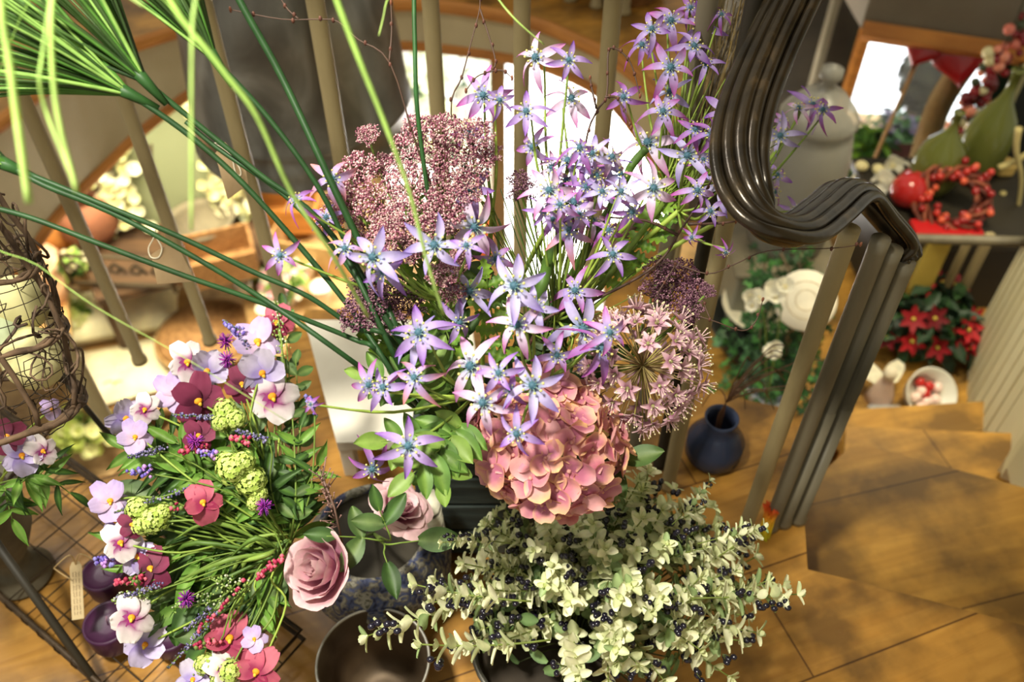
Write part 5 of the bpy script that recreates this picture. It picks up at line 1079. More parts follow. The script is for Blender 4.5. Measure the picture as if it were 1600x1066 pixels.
m = MB(); m.tube(ps, .03, 6, lin((90, 76, 50))); obj('mirror_frame', m, 'matte', t)
tag(blobs('blossoms', t, [c+arch(rr.random())*(1+rr.uniform(-.30, .16))+V((rr.uniform(-.09, .09), -.06+rr.uniform(-.06, .03), rr.uniform(-.08, .08))) for _ in range(300)], .045, [CW, CW, CG, lin((214, 206, 150))]), kind='stuff')
# heart garland
c = Z(150, 300, -1.95)+V((0, 0, .05)); t = thing('heart_garland', 'heart-shaped garland of white blossoms left of the flower-framed mirror', 'garland', c)
hp = [c+V((.014*16*math.sin(a)**3, .1, .2+.014*(13*math.cos(a)-5*math.cos(2*a)-2*math.cos(3*a)-math.cos(4*a)))) for a in [2*PI*k/44 for k in range(45)]]
m = MB(); m.tube(hp, .014, 6, lin((100, 80, 50))); m.tube([c+V((0, .1, -.05)), hp[22]], .012, 6, lin((100, 80, 50))); obj('wire_heart', m, 'matte', t); blobs('blossoms', t, [p+jit(.018)-V((0, .03, 0)) for p in hp for _ in range(2)], .034, [CW, lin((255, 250, 236))])
# vases, boxes, scroll stand
for k, (lab, px, py, z, prof, cc) in enumerate([('tall brown clay vase left of the flower-framed mirror', 205, 330, -1.95, [(.08, 0), (.13, .12), (.12, .25), (.06, .36), (.08, .42)], (150, 92, 48)), ('rust-red clay vase in front of the heart garland', 150, 372, -1.95, [(.10, 0), (.17, .10), (.15, .22), (.09, .28)], (136, 84, 58)), ('round grey-brown bowl at the foot of the mirror', 322, 372, -1.95, [(.05, 0), (.15, .05), (.19, .12), (.20, .15)], (118, 108, 86)), ('ochre clay pot on the light table at left', 92, 380, -2.0, [(.09, 0), (.15, .1), (.13, .22), (.10, .26)], (196, 128, 62)), ('dark bark-coloured vase between mirror and lampshade', 262, 330, -1.95, [(.06, 0), (.08, .2), (.05, .42), (.06, .5)], (74, 60, 40))]):
    c = Z(px, py, z); m = MB(); m.lathe(prof+[(r_*.85, h_) for r_, h_ in prof[::-1]], 28, lin(cc), Mx.Translation(c), cap0=True); solo('clay_vase', m, 'matte', lab, 'vase', 'clay vases on the lower floor', base=c)
def openbox(name, label, px, py, z, sx, sy, h, rot, mat, grp=None):
    c = Z(px, py, z); t = thing(name, label, 'box', c, grp); Mw = Mx.Translation(c) @ rotz(rot); w_ = .015
    for a, b in (((-sx, -sy, 0), (sx, -sy+w_, h)), ((-sx, sy-w_, 0), (sx, sy, h)), ((-sx, -sy+w_, 0), (-sx+w_, sy-w_, h)), ((sx-w_, -sy+w_, 0), (sx, sy-w_, h))):
        m = MB(); m.box(a, b, (.5,)*3, Mw); obj('side_board', m, mat, t, False)
    m = MB(); m.box((-sx+w_, -sy+w_, 0), (sx-w_, sy-w_, .015), (.5,)*3, Mw); obj('bottom_board', m, mat, t, False)
openbox('wooden_box', 'open orange-brown wooden box right of the flower-framed mirror', 348, 420, -1.95, .20, .14, .18, .35, 'wicker')
openbox('wooden_box', 'large open wooden box below the right side of the lampshade', 505, 395, -2.2, .26, .2, .22, -.2, 'ltwood')
openbox('wooden_box', 'long wooden box directly under the lampshade rim', 430, 345, -2.1, .30, .14, .18, .05, 'oak')
c = Z(322, 520, -2.3); t = thing('wicker_drum', 'round wicker drum on the lower floor below the hanging kraft tags', 'basket', V((c.x, c.y, LF)))
m = MB(); m.lathe([(.26, LF-c.z), (.29, LF-c.z+.2), (.285, .0), (.25, .02), (0, .03)], 36, (.5,)*3, Mx.Translation(c)); obj('basket_body', m, 'wicker', t)
for h_ in (-.02, -.2, -.36):
    m = MB(); m.tube([c+V((.292*math.cos(a), .292*math.sin(a), h_)) for a in [2*PI*k/36 for k in range(37)]], .012, 6, (.5,)*3, cap=False); obj('hoop', m, 'ltwood', t)
c = Z(205, 432, -1.95); t = thing('iron_scroll_stand', 'dark wrought-iron scroll stand in front of the dark wooden table', 'stand', c); m = MB(); rot = rotz(-.1)
for k in range(5):
    x0 = -.24+k*.12
    m.tube([c+rot @ V((x0+.05*(1-q/16)*math.cos(q*.7), -.1, .12+.05*(1-q/16)*math.sin(q*.7)+.004*q)) for q in range(17)], .009, 6, lin((62, 52, 36)))
for h_ in (0.02, .22): m.tube([c+rot @ V((-.3, -.1, h_)), c+rot @ V((.3, -.1, h_+.02))], .012, 6, lin((72, 60, 40)))
for x0 in (-.3, .3): m.tube([c+rot @ V((x0, -.1, 0)), c+rot @ V((x0, -.1, .24))], .012, 6, lin((72, 60, 40)))
obj('ironwork', m, 'matte', t)
# cream cushion with flowers, pale board, balls
def cushion(label, px, py, z, sx, sy, h, rot, cc, name='cushion', cat='cushion'):
    c = Z(px, py, z); m = MB(); n = 12; vs = []
    for sgn in (1, -1):
        for i in range(n+1):
            for j in range(n+1):
                u, v_ = i/n*2-1, j/n*2-1; e = (1-u**4)*(1-v_**4); vs.append(Mx.Translation(c) @ rotz(rot) @ V((u*sx*(1-.08*(1-v_*v_)), v_*sy*(1-.08*(1-u*u)), h*.5+sgn*h*.5*math.sqrt(max(0, e)))))
    fs = []
    for s_ in range(2):
        o = s_*(n+1)**2
        for i in range(n):
            for j in range(n):
                q = (o+i*(n+1)+j, o+(i+1)*(n+1)+j, o+(i+1)*(n+1)+j+1, o+i*(n+1)+j+1); fs.append(q if s_ == 0 else q[::-1])
    m.add(vs, fs, lin(cc)); return solo(name, m, 'matte', label, cat, base=c)
cushion('plump cream cushion on the lower floor between the two left balusters', 200, 505, -2.45, .35, .2, .2, .25, (244, 236, 196))
cushion('flat pale cushion below the cream one, crossed by the thin papyrus leaf', 215, 582, -2.45, .30, .24, .07, .35, (226, 214, 176))
t = table('low bench on the lower floor carrying the cream cushions', [(320, 640), (128, 640), (135, 462), (300, 450)], -2.45, mat='ltwood', name='low_bench')
cushion('small white cushion by the leftmost balusters', 40, 330, -2.0, .14, .1, .1, .6, (240, 226, 204))
for lab, px, py, z, r_, pc, fl in [('cream flowering plant left of the cream cushion', 130, 520, -2.45, .13, (200, 190, 150), (50, .04, ((244, 242, 196), (214, 226, 130)))), ('yellow-green flowering plant below the pale cushions', 212, 640, -2.7, .16, (190, 180, 140), (60, .042, ((236, 238, 180), (200, 214, 110), (255, 252, 230)))),
      ('yellow-green plant by the foot of the leftmost balusters', 150, 700, -2.7, .16, (170, 160, 120), (50, .045, ((236, 236, 176), (206, 220, 120)))), ('cream rose plant low beside the pansy bunch', 290, 600, -2.7, .14, (220, 212, 180), (26, .06, ((250, 244, 214), (244, 236, 190)))),
      ('bright green plant under the lampshade edge', 392, 420, -2.2, .12, (230, 220, 190), (20, .03, ((240, 238, 200), (230, 200, 190)))), ('green plant with pink buds right of the small white pots', 452, 470, -2.2, .13, (236, 228, 210), (20, .03, ((230, 170, 180), (240, 236, 210)))),
      ('white flowering plant right of the mirror', 378, 350, -2.1, .12, (232, 222, 196), (30, .036, ((248, 244, 216), (230, 230, 180)))), ('green plant in a white pot behind the pansy column', 420, 440, -2.2, .11, (240, 234, 216), None), ('small leafy plant at the foot of the heart garland', 118, 440, -2.0, .10, (200, 160, 110), (14, .03, ((240, 230, 200),))), ('pale flowering plant at the far left of the lower floor', 40, 560, -2.5, .18, (200, 190, 160), (60, .05, ((246, 240, 210), (220, 226, 150))))]:
    plant('flowering_plant' if fl else 'green_plant', lab, px, py, z, r_, pc, GR1, fl, 90, .07, 'plants on the lower shop floor')
for lab, px, py, z, r_, h_ in [('small white pot in front of the green plant under the lampshade', 480, 430, -2.2, .06, .12), ('small cream pot beside the wooden boxes', 420, 500, -2.2, .055, .1), ('white pot by the wicker drum', 385, 460, -2.2, .05, .1), ('white pot nearest the white stool', 505, 470, -2.2, .06, .12), ('cream pot left of the wicker drum', 262, 560, -2.7, .08, .14), ('white pot on the light table by the vine cloche', 62, 440, -2.0, .06, .11)]:
    c = Z(px, py, z); m = MB(); m.lathe([(r_*.7, 0), (r_, h_*.9), (r_*1.05, h_), (r_*.9, h_), (r_*.6, h_*.1), (0, h_*.1)], 24, lin((240, 232, 208)), Mx.Translation(c)); solo('small_pot', m, 'matte', lab, 'pot', 'small pale pots on the lower floor', base=c)
for lab, px, py, z in [('pink paper bag on the light table', 78, 470, -2.0), ('peach paper bag left of the pink one', 20, 430, -2.0)]:
    c = Z(px, py, z); m = MB(); m.lathe([(.10, 0), (.12, .12), (.09, .2), (.15, .3), (.08, .21)], 10, lin((226, 176, 136) if 'pink' in lab else (232, 196, 150)), Mx.Translation(c), wob=lambda q, z_: .12*math.sin(5*q)); solo('paper_bag', m, 'matte', lab, 'bag', base=c)
# white cloth-covered table below the far balusters, in window light
P = [Z(1060, 500, -1.55), Z(770, 500, -1.55), Z(792, 92, -1.55), Z(1075, 200, -1.55)]; c = sum(P, V())/4
t = thing('white_cloth_table', 'large table under a white cloth filling the stairwell behind the star flowers', 'table', (c.x, c.y, LF))
m = MB(); m.slab([xy(p) for p in P], LF+.02, -1.55); obj('tablecloth', m, 'linen', t, False)
# bright window garden to its left, and the pale post beside it
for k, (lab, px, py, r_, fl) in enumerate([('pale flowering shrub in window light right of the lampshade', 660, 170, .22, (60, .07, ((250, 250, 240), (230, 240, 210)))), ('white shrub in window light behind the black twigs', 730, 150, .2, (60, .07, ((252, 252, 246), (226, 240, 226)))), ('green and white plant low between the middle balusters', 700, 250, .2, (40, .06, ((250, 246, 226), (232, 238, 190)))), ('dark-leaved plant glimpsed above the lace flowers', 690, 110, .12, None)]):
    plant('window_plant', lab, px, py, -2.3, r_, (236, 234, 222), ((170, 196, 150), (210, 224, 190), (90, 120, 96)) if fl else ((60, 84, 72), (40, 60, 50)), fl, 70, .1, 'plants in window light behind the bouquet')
m = MB(); P = [Z(800, 260, -2.25), Z(600, 280, -2.25), Z(620, 60, -2.25), Z(790, 60, -2.25)]; c = sum(P, V())/4; t = thing('pale_counter', 'pale counter in bright window light carrying white flowering plants', 'counter', (c.x, c.y, LF)); m.slab([xy(p) for p in P], LF+.02, -2.3); obj('counter_body', m, 'linen', t, False)
m = MB(); q = Y(780, 300, 3.3); m.box((q.x-.03, 3.28, LF), (q.x+.03, 3.34, -.25)); solo('wooden_post', m, 'ltwood', 'light wooden post standing at the left edge of the white cloth table', 'post', smooth=False)
q = Z(765, 400, -1.7); t = thing('terracotta_bottle', 'orange-brown bottle with a black neck and white cap beside the light post', 'bottle', q)
m = MB(); m.lathe([(.07, 0), (.085, .03), (.085, .18), (.05, .25), (.028, .28)], 28, lin((176, 84, 44)), Mx.Translation(q)); obj('bottle_body', m, 'gloss', t)
m = MB(); m.lathe([(.028, .28), (.026, .36)], 20, lin((30, 24, 20)), Mx.Translation(q), cap1=True); obj('neck', m, 'gloss', t)
m = MB(); m.lathe([(.033, .36), (.035, .39), (.02, .41)], 20, lin((236, 232, 224)), Mx.Translation(q), cap1=True); obj('cap', m, 'matte', t)
m = MB(); m.box((q.x-.12, q.y-.12, LF), (q.x+.12, q.y+.12, -1.7)); solo('plinth', m, 'ltwood', 'square light wooden plinth under the orange-brown bottle', 'plinth', smooth=False)
# gallery goods at the top edge
for k, (lab, px, py, r_, cc) in enumerate([('round wicker basket on the gallery floor at the top edge, leftmost', 730, -30, .2, 1), ('wicker basket on the gallery between the first gallery balusters', 872, -15, .17, 1), ('tan wicker basket behind the third gallery baluster', 925, 10, .17, 1), ('wicker basket on the gallery nearest the upper right star flowers', 985, 30, .17, 1)]):
    q = Z(px, py, 0); q = V((q.x, q.y+.22, 0)); m = MB(); m.lathe([(r_*.8, .0), (r_, .12), (r_*1.05, .24), (r_*.9, .24), (r_*.8, .05)], 30, (.5,)*3, Mx.Translation(q), wob=lambda a, z: .03*math.sin(24*a+z*90)); t = solo('wicker_basket', m, 'wicker', lab, 'basket', 'wicker baskets on the far gallery', base=q)
# ================= RIGHT: HALF LANDING AND BEYOND =================
# grey box and glass jar
q = Z(1226, 470, -.72); t = thing('grey_box', 'grey painted box on the half landing carrying the glass jar', 'box', q)
bt = -.42; m = MB(); q2 = Z(1226, 398, bt); q = V((q2.x, q2.y+.05, 0)); m.box((q.x-.17, q.y-.16, -.72), (q.x+.15, q.y+.14, bt), bev=.006); obj('box_body', m, noise_mat('grey_box_paint', [(.3, (120, 116, 98)), (.7, (142, 138, 120))], 5, .6), t, False)
m = MB(); m.box((q.x-.18, q.y-.17, bt), (q.x+.16, q.y+.15, bt+.012), bev=.003); obj('lid', m, 'barg', t, False)
jc = V((q.x+.005, q.y, bt+.013)); t = thing('glass_jar', 'tall cloudy glass jar with a knobbed glass lid on the grey box', 'jar', jc)
M['milky'] = glass_mat('cloudy_glass', (.52, .50, .44), rough=.2, fac=.5)
m = MB(); m.lathe([(.10, 0), (.122, .02), (.128, .12), (.125, .34), (.11, .42), (.095, .45), (.098, .46), (.092, .46), (.105, .41), (.118, .33), (.12, .03), (.0, .02)], 40, (.5,)*3, Mx.Translation(jc)); obj('jar_body', m, 'milky', t)
m = MB(); m.lathe([(.112, .46), (.115, .475), (.10, .50), (.055, .55), (.022, .565), (.018, .58), (.032, .60), (.030, .625), (.0, .64)], 36, (.5,)*3, Mx.Translation(jc), cap0=False); obj('lid', m, 'milky', t)
m = MB()
for k in range(14): a = k*2.4; m.ell(jc+V((.06*math.cos(a), .06*math.sin(a), .045+.03*(k % 3))), .035, lin((92, 84, 60)), 8, 6)
tag(obj('contents', m, 'matte', t), kind='stuff')
# ivy, white plate, pots
def ivy_leaf():
    m = MB(); pts = [(0, 0), (.35, -.42), (.45, -.12), (.95, -.28), (.72, .0), (.95, .28), (.45, .12), (.35, .42)]; c_ = lin((44, 88, 42)); m.add([V((.4, 0, .05))]+[V((a, b, 0)) for a, b in pts], [(0, i+1, (i+1) % 8+1) for i in range(8)], [lin((70, 120, 60))]+[c_]*8); return m
IV = ivy_leaf()
q = Z(1196, 640, -.72); t = thing('ivy_plant', 'dark green ivy tumbling from a white pot behind the right-hand balusters', 'potted plant', q)
pot('pot', t, q, .085, .13, lin((196, 200, 214))); m = MB()
for k in range(560):
    u = rr.random(); p = q+V((rr.gauss(0, .085), rr.gauss(.0, .07), .15+abs(rr.gauss(0, .06)))) if u < .55 else q+V((rr.uniform(-.08, .12), rr.uniform(.02, .28), .12+rr.uniform(.0, .34)))
    d = (to_cam(p)+V((rr.uniform(-.9, .9), rr.uniform(-.9, .9), rr.uniform(-.3, .9)))).normalized(); g = rr.choice(((.5,)*3, (.8,)*3, (1.1,)*3, (1.5, 1.5, 1.2), (.35,)*3)); m.merge(IV, srt(p, d, rr.uniform(0, 6), rr.uniform(.028, .048)), g)
tag(obj('foliage', m, 'leaf', t), kind='stuff')
m = MB()
for k in range(7): m.tube(smooth_path([q+V((0, 0, .1)), q+V((rr.uniform(-.06, .1), .1, .3)), q+V((rr.uniform(-.08, .12), .25, .44))], 4), .003, 5, lin((96, 80, 56)))
obj('vines', m, 'stem', t)
q = Z(1180, 560, -.72); p = V((q.x+.0, q.y+.02, -.72)); t = thing('black_bowl', 'dark round bowl with a cream lining left of the ivy pot', 'bowl', p)
m = MB(); m.lathe([(.06, 0), (.13, .06), (.17, .14), (.175, .15), (.165, .15), (.12, .07), (.0, .04)], 40, lin((34, 34, 28)), Mx.Translation(p)); obj('bowl_body', m, 'matte', t)
m = MB(); m.lathe([(.10, .150), (.13, .152), (.15, .155), (.13, .150)], 40, lin((232, 222, 188)), Mx.Translation(p+V((.03, .08, 0))), cap0=True); obj('lining', m, 'matte', t)
q = D(1258, 470, 2.55); nr = (to_cam(q)+V((.2, 0, .1))).normalized(); t = thing('round_white_plaque', 'round pale wooden slice leaning behind the ivy', 'plaque', q)
m = MB(); m.lathe([(.085, 0), (.088, .006), (.085, .014), (0, .014)], 40, lin((232, 224, 204)), Mx.Translation(q) @ face(nr)); obj('disc', m, 'matte', t)
for k in range(2):
    m = MB(); r0 = .03+.025*k; m.tube([Mx.Translation(q) @ face(nr) @ V((r0*math.cos(a), r0*math.sin(a), .0145)) for a in [2*PI*j/28 for j in range(29)]], .0012, 4, lin((190, 174, 140))); obj('growth_ring', m, 'matte', t)
m = MB(); P = q-nr*.02; m.tube([V((P.x, P.y+.02, -.72)), P+V((0, .02, 0))], .01, 6, lin((120, 96, 60))); obj('prop_stick', m, 'matte', t)
for k, (lab, px, py) in enumerate([('white orchid bloom hanging over the ivy pot', 1205, 545), ('white orchid bloom beside the pale round slice', 1218, 455), ('small white orchid bloom in the ivy above the bowl', 1180, 470)]):
    p = D(px, py, 2.35); t = thing('orchid_bloom', lab, 'flower', p, 'white orchid blooms in the ivy'); blobs('petals', t, [p+jit(.015) for _ in range(4)], .03, [lin((240, 236, 218))])
    m = MB(); b = Z(1196, 640, -.6); m.tube(smooth_path([b, b.lerp(p, .6)+V((0, 0, .08)), p], 5), .002, 5, GRN); obj('stem', m, 'stem', t)
# blue vase with twigs behind the balusters
q = Z(1112, 712, .0); t = thing('blue_glass_vase', 'small blue glass vase standing behind the tan baluster', 'vase', q)
m = MB(); m.lathe([(.042, 0), (.057, .015), (.058, .055), (.038, .09), (.029, .11), (.034, .125), (.030, .125), (.026, .11), (.052, .05), (0, .012)], 36, (.5,)*3, Mx.Translation(q)); obj('vase_body', m, 'blueglass', t)
m = MB()
for k in range(16):
    e = q+V((rr.uniform(-.05, .26), rr.uniform(-.03, .16), rr.uniform(.02, .26))); m.tube(smooth_path([q+V((0, 0, .03)), q+V((0, 0, .17)), q.lerp(e, .6)+V((0, 0, .12)), e], 4), .0012, 4, lin((92, 62, 40)))
solo('dry_twigs', m, 'stem', 'tangle of thin dry brown twigs spilling from the blue glass vase', 'twigs', kind='stuff')
for k, (lab, px, py) in enumerate([('peach candle glowing pale behind the long bare branch', 1073, 400), ('smaller peach candle right of the other one', 1108, 396)]):
    q = Z(px, py+30, -.72); m = MB(); m.lathe([(.045-.01*k, 0), (.045-.01*k, .14), (.03, .15), (0, .148)], 24, lin((250, 206, 140)), Mx.Translation(q)); t = thing('peach_candle', lab, 'candle', q, 'peach candles on the half landing'); obj('wax', m, 'matte', t); m = MB(); m.tube([q+V((0, 0, .148)), q+V((0, 0, .162))], .0015, 5, lin((80, 60, 40))); obj('wick', m, 'matte', t)
# small cup, angel figurine, poinsettia
q = Z(1434, 632, -.72); q.z = -.72; ax = V((.1, -.62, .78)).normalized(); Mw = Mx.Translation(q+V((0, 0, .05))) @ face(ax); t = thing('white_cup', 'white enamel cup tipped towards the viewer with red and white sweets inside', 'cup', q)
m = MB(); m.lathe([(.035, -.03), (.066, .0), (.082, .05), (.084, .052), (.079, .052), (.062, .005), (0, -.012)], 36, lin((226, 224, 212)), Mw); obj('cup_body', m, 'gloss', t)
m = MB()
for k in range(9): a = k*2.4; m.ell(Mw @ V((.028*math.sqrt(k/3)*math.cos(a), .028*math.sqrt(k/3)*math.sin(a), .012)), .017, lin((190, 40, 36) if k % 3 == 0 else (244, 214, 204)), 10, 7)
tag(obj('sweets', m, 'gloss', t), kind='stuff')
q = Z(1372, 625, -.72); t = thing('angel_figurine', 'small cream angel figurine beside the white cup', 'figurine', q)
m = MB(); m.lathe([(.045, 0), (.04, .03), (.022, .09), (.016, .105)], 20, lin((232, 206, 190)), Mx.Translation(q), cap1=True); obj('robe', m, 'matte', t)
m = MB(); m.ell(q+V((0, 0, .125)), (.022, .022, .025), lin((244, 232, 206)), 14, 10); obj('head', m, 'matte', t)
for s_ in (-1, 1):
    m = MB(); m.petal(Mx.Translation(q+V((s_*.008, .012, .07))) @ face(V((0, -.5, .8)), 0) @ rotz(.9 if s_ > 0 else PI-.9), .085, .055, lambda t_: math.sin(PI*min(1, .1+.8*t_))**.6, lambda t_, s__: .004*math.sin(8*t_), lambda t_, s__: lin((252, 248, 224)), 6, 4); obj('wing', m, 'petal', t)
m = MB(); m.box((q.x-.05, q.y-.07, -.72), (q.x+.055, q.y-.035, -.695), bev=.006); solo('pink_soap', m, attr_mat('pink_soap', .6) if False else 'petal', 'small pale pink parcel lying in front of the angel figurine', 'parcel', base=q) 
REDS = ((150, 20, 32), (186, 30, 40), (110, 12, 24))
def bract_mesh(c_):
    cc = lin(c_); m = MB()
    for j in range(6): m.petal(rotz(j*PI/3) @ roty(-.25), 1.0, .5, lambda t_: math.sin(PI*min(1, .08+.9*t_)), lambda t_, s_: .05*abs(s_), lambda t_, s_: cc, 3, 2)
    m.ell((0, 0, .05), .16, lin((210, 190, 80)), 6, 4); return mesh_of('bracts', m, 'petal')
BRACT = [bract_mesh(c_) for c_ in REDS]
def pf(name, label, px, py, z, r_, n, grp):
    q = Z(px, py, z); t = thing(name, label, 'plant', q, grp); pot('pot', t, q, r_*.5, r_*.7, lin((70, 56, 40))); foliage('leaves', t, q+V((0, 0, r_*.8)), r_, 90, .09, ((34, 60, 34), (50, 80, 40), (24, 40, 26))); m = MB()
    for k in range(n):
        d = jit(1).normalized(); d.z = abs(d.z); p = q+V((0, 0, r_*.9))+d*r_; nn = (d+to_cam(p)*.8).normalized(); inst(rr.choice(BRACT), 'bracts', t, srt(p, nn, rr.uniform(0, 6), .05))
G_ = 'dark red poinsettias on the half landing'
pf('poinsettia', 'red poinsettia behind the angel figurine, under the rail end', 1395, 530, -.72, .12, 8, G_)
pf('poinsettia', 'red poinsettia right behind the white cup', 1440, 528, -.72, .12, 9, G_)
pf('poinsettia', 'dark poinsettia furthest right against the cream boards', 1462, 548, -.72, .09, 6, G_)
# bright little yellow and orange tulip between the close balusters
q = Z(1196, 838, 0); t = thing('yellow_tulip', 'yellow tulip with orange-red streaks tucked between the close balusters', 'flower', q); m = MB(); a0 = D(1190, 850, 1.72); a1 = D(1212, 775, 1.66); a1 = a0.lerp(a1, .8); axn = (a1-a0).normalized()
for j in range(6): m.petal(Mx.Translation(a0) @ face(axn) @ rotz(j*PI/3) @ roty(-PI/2+.07), (a1-a0).length, .022, lambda t_: math.sin(PI*min(1, .12+.84*t_))**.7, lambda t_, s_: -.012*s_*s_+.012*math.sin(PI*t_), lambda t_, s_: ramp([(0, lin((190, 210, 40))), (.45, lin((250, 220, 50))), (.75, lin((240, 170, 50))), (1, lin((230, 90, 50)))], t_), 8, 4)
obj('petals', m, 'petal', t); m = MB(); m.tube([q, q.lerp(a0, .5)+V((0, 0, .02)), a0], .003, 6, GRN); obj('stem', m, 'stem', t)
# goods on the dark cupboard
def P3(px, py, y): return Y(px, py, y)
zc = -.379
def wreath(label, px, py, y, R_, r_, cols, berries=0, name='berry_wreath'):
    c = Y(px, py, y); t = thing(name, label, 'wreath', c, None); m = MB(); nr = (to_cam(c)+V((.1, 0, .3))).normalized(); f = Mx.Translation(c) @ face(nr)
    for k in range(9):
        m.tube([f @ V(((R_+r_*.7*math.sin(a*3+k))*math.cos(a), (R_+r_*.7*math.sin(a*3+k))*math.sin(a), r_*.7*math.cos(a*4+k*1.3))) for a in [2*PI*j/40 for j in range(41)]], r_*.22, 5, lin(cols[k % len(cols)]), cap=False)
    obj('twig_ring', m, 'stem', t)
    m = MB()
    for k in range(berries): a = rr.uniform(0, 6.28); m.ell(f @ V((R_*math.cos(a)+rr.uniform(-r_, r_), R_*math.sin(a)+rr.uniform(-r_, r_), r_*rr.uniform(0, 1))), r_*.36, lin(rr.choice(((190, 50, 40), (214, 90, 60), (150, 30, 30)))), 7, 5)
    if berries: obj('berries', m, 'gloss', t)
    return c
wreath('rust-red twig wreath with red berries standing on the dark cupboard', 1486, 312, 2.36, .095, .035, ((110, 50, 34), (140, 74, 50), (84, 36, 26)), 60)
for k, (lab, px, py, r_) in enumerate([('large red ball left of the twig wreath', 1412, 318, .06), ('red ball above the first red one', 1440, 284, .042), ('red ball behind the twig wreath', 1420, 292, .04)]):
    q = Y(px, py, 2.42+.04*k); q.z = max(q.z, zc+r_); m = MB(); m.ell(q, r_, lin((176, 34, 34)), 20, 14); solo('red_ball', m, 'gloss', lab, 'ornament', 'red balls beside the twig wreath', base=q)
q = Y(1465, 366, 2.28); m = MB(); m.box((q.x-.09, 2.24, zc), (q.x+.13, 2.32, zc+.02), bev=.004); s_ = solo('red_tray', m, 'gloss', 'narrow red tray at the front edge of the dark cupboard', 'tray', base=q, smooth=False)
for i in range(len(s_.data.color_attributes['Col'].data)): s_.data.color_attributes['Col'].data[i].color = (*lin((190, 34, 36)), 1)
def bottle(label, px, py, y, R_, h, neck, tilt=0.):
    q = Y(px, py, y); q.z = zc; t = thing('green_glass_bottle', label, 'bottle', q, 'green glass demijohns on the dark cupboard')
    m = MB(); m.lathe([(R_*.7, 0), (R_, h*.18), (R_*1.02, h*.4), (R_*.8, h*.6), (R_*.3, h*.76), (neck, h*.84), (neck, h), (neck*1.3, h), (neck*1.3, h*1.03), (neck*.8, h*1.03)], 36, (.5,)*3, Mx.Translation(q)); obj('bottle_body', m, 'greenglass', t)
bottle('round olive-green glass demijohn left of the other one', 1448, 300, 2.50, .080, .30, .014)
bottle('dark green glass demijohn right of the olive one, taller', 1515, 280, 2.58, .078, .40, .016)
# cream cloth / roses left of the wreath
q = Y(1380, 330, 2.5); 
for k, (lab, px, py, y, r_) in enumerate([('white rose bloom behind the hump of the handrail', 1350, 292, 2.6, .05), ('white rose bloom left of the red balls', 1385, 285, 2.55, .055), ('white rose bloom above the red balls', 1398, 262, 2.65, .05), ('small white rose bloom nearest the glass jar', 1372, 306, 2.5, .04)]):
    q = Y(px, py, y); b = V((q.x, q.y, zc)); t = thing('white_rose', lab, 'flower', q, 'white roses on the dark cupboard'); blobs('petals', t, [q+jit(r_*.4) for _ in range(8)], r_*.8, [lin((244, 240, 226)), lin((232, 228, 206))]); m = MB(); m.tube([V((max(b.x, 1.27), b.y, zc-.01)), q], .004, 5, GRN); obj('stem', m, 'stem', t)
m = MB(); a, b, c_, d = Y(1395, 300, 2.7), Y(1420, 225, 2.9), Y(1460, 200, 2.95), Y(1402, 312, 2.65)
# hearts on sticks
def heart(label, px, py, y, s, rot, name='red_heart', th=.03):
    c = Y(px, py, y); t = thing(name, label, 'ornament', c, 'red hearts hanging at the window'); m = MB(); nr = to_cam(c); f = Mx.Translation(c) @ face(nr, 0); n = 40; sh = [(16*math.sin(a)**3/17, (13*math.cos(a)-5*math.cos(2*a)-2*math.cos(3*a)-math.cos(4*a))/17) for a in [2*PI*k/n for k in range(n)]]
    up = V((0, 0, 1)); x_ = up.cross(nr).normalized(); y_ = nr.cross(x_); ca, sa = math.cos(rot), math.sin(rot); vs = []
    L_ = [(.0, 1), (.55, .96), (.85, .85), (1, .6), (1, 0), (1, -.6), (.85, -.85), (.0, -1)]
    for rad, hz in L_:
        for (u, v_) in sh: u2, v2 = u*ca-v_*sa, u*sa+v_*ca; vs.append(c+x_*u2*s*rad+y_*v2*s*rad+nr*hz*th)
    fs = [(k*n+j, k*n+(j+1) % n, (k+1)*n+(j+1) % n, (k+1)*n+j) for k in range(len(L_)-1) for j in range(n)]; m.add(vs, fs, lin((150, 14, 18))); obj('heart_body', m, 'gloss', t); return t, c
t, c = heart('big glossy red heart leaning at the top right of the window', 1500, 92, 3.15, .115, .35)
m = MB(); m.tube([c+V((0, .02, -.08)), Y(1370, 330, 2.95)+V((0, 0, 0))] if False else [c+V((0, .05, .1)), c+V((.02, .06, .65))], .004, 6, lin((150, 120, 80))); obj('cord', m, 'stem', t)
t, c = heart('smaller dark red heart on a wooden stick in the window', 1440, 78, 3.2, .075, -.2)
m = MB(); e = Y(1385, 205, 3.05); m.tube([c-V((0, 0, .03)), e, e+(e-c)*.9], .008, 8, lin((176, 138, 90))); obj('stick', m, 'stem', t)
# leaning dark green panel with pale edge and berry garlands at far right
a, b = Y(1545, 250, 3.0), Y(1700, -40, 3.1); t = thing('green_arched_panel', 'dark green arched panel with a pale wooden edge at the far right', 'panel', V((a.x, 3.0, zc)))
ax_ = smooth_path([Y(1500, 360, 2.95), Y(1535, 270, 2.98), Y(1568, 170, 3.0), Y(1610, 90, 3.02), Y(1690, 20, 3.04)], 6); m = MB(); k = len(ax_); bk_ = [Y(1760, 360, 2.95)]; P = ax_+[Y(1760, 20, 3.04), Y(1760, 360, 2.95)]
m.add(P+[p+V((0, .03, 0)) for p in P], [tuple(range(len(P))), tuple(range(2*len(P)-1, len(P)-1, -1))], lin((40, 42, 38))); obj('panel_face', m, 'matte', t, False)
m = MB(); m.tube([p-V((0, .02, 0)) for p in ax_], .018, 8, lin((176, 168, 120))); obj('panel_edge', m, 'matte', t)
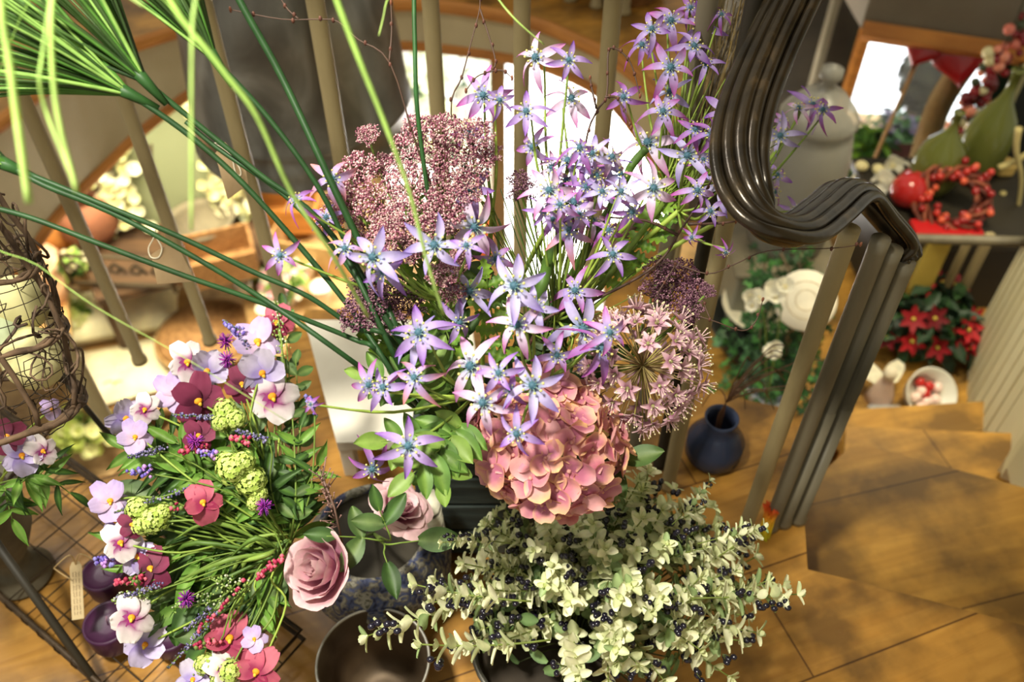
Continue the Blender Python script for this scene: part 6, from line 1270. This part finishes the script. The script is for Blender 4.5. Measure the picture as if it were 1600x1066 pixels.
a = smooth_path([Y(1412, 372, 2.9), Y(1440, 250, 3.1), Y(1470, 160, 3.25), Y(1530, 70, 3.3)], 6); m = MB(); m.tube(a, [.05]*len(a), 4, lin((120, 96, 52))); solo('leaning_board', m, 'matte', 'tan wooden board leaning between the window and the green demijohns', 'board', base=a[0])
P = [Y(1500, 310, 3.1), Y(1560, 60, 3.15), Y(1700, 50, 3.15), Y(1700, 330, 3.1)]; m = MB(); m.add(P+[p+V((0, .04, 0)) for p in P], [(0, 1, 2, 3), (7, 6, 5, 4), (0, 4, 5, 1), (1, 5, 6, 2)], lin((38, 66, 44))); solo('dark_green_board', m, 'matte', 'dark green board behind the berry garland at far right', 'board', smooth=False)
for k, (lab, px, py, n, cs) in enumerate([('garland of red and cream berries hanging at the upper right', 1545, 130, 46, ((150, 30, 36), (236, 224, 170), (110, 16, 26), (240, 150, 120))), ('smaller garland of dark red berries near the top right corner', 1575, 85, 30, ((130, 20, 30), (220, 120, 100), (60, 70, 40)))]):
    q = Y(px, py, 2.95); t = thing('berry_garland', lab, 'garland', q); m = MB()
    pts = [q+V((rr.uniform(-.05, .05)-u*.04, rr.uniform(-.02, .02), .14-u*.42)) for u in [j/n for j in range(n)]]
    for p in pts: m.ell(p, rr.uniform(.012, .024), lin(rr.choice(cs)), 8, 6)
    tag(obj('berries', m, 'gloss', t), kind='stuff'); m = MB(); m.tube([q+V((0, 0, .6)), q+V((0, .0, .14)), q+V((-.04, 0, -.28))], .004, 5, lin((60, 60, 36))); obj('wire', m, 'stem', t)
for k, (lab, pts) in enumerate([('bleached branch upright at the right edge', [(1592, 200), (1588, 235), (1596, 280), (1590, 330), (1585, 372)]), ('bleached branch slanting behind the upright one', [(1560, 262), (1590, 250), (1610, 235)]), ('short bleached stick leaning at the right edge', [(1568, 300), (1555, 335), (1545, 365)]), ('bleached stick lowest at the right edge', [(1600, 330), (1592, 370), (1588, 388)])]):
    m = MB(); ps = [Y(x, y, 2.42+.03*k) for x, y in pts]; m.tube(smooth_path(ps, 4), [.011-.0004*i for i in range(len(smooth_path(ps, 4)))], 7, lin((196, 180, 120))); solo('bleached_branch', m, 'matte', lab, 'branch', 'bleached branches by the green panel', base=ps[0])
for k, (lab, px, py, y, s) in enumerate([('pale cube candle right of the demijohns', 1530, 240, 2.62, .036), ('tan cube candle left of the bleached branches', 1575, 248, 2.6, .032), ('cream votive candle behind the handrail hump', 1345, 264, 2.62, .02), ('cream votive candle left of the demijohn', 1372, 266, 2.6, .02)]):
    q = Y(px, py, y); q.z = zc; m = MB(); m.box((q.x-s, y-s, zc), (q.x+s, y+s, zc+s*1.6), lin((226, 214, 160) if k != 1 else (190, 160, 90)), bev=.01); solo('cube_candle', m, 'matte', lab, 'candle', 'pale candles on the dark cupboard', smooth=False, base=q)
# green shrub and plants in front of the window
for lab, px, py, y, r_, n, cs in [('round bright green bush against the left of the window', 1338, 250, 3.5, .17, 260, ((70, 120, 30), (120, 170, 50), (34, 66, 22))), ('low green and lilac plants along the window sill', 1392, 232, 4.9, .30, 240, ((110, 150, 100), (80, 120, 80), (150, 140, 170))), ('green sill plants nearest the leaning board', 1440, 240, 4.8, .26, 200, ((90, 150, 80), (60, 110, 60), (160, 180, 150)))]:
    c = Y(px, py, y); t = thing('window_bush', lab, 'plant', V((c.x, c.y, LF)), 'green plants before the shop window'); m = MB(); m.lathe([(r_*.4, 0), (r_*.5, c.z-LF-r_*.3)], 20, lin((86, 70, 50)), Mx.Translation(V((c.x, c.y, LF))), cap1=True); obj('planter', m, 'matte', t); foliage('foliage', t, c-V((0, 0, r_*.2)), r_, n, .085, cs, 1.6)
c = Y(1385, 262, 3.6); m = MB(); m.box((c.x-.28, 3.5, LF), (c.x+.20, 3.75, c.z+.05), lin((70, 24, 18)), bev=.02); solo('dark_red_chest', m, 'matte', 'dark red-brown chest below the window plants', 'chest', smooth=False)
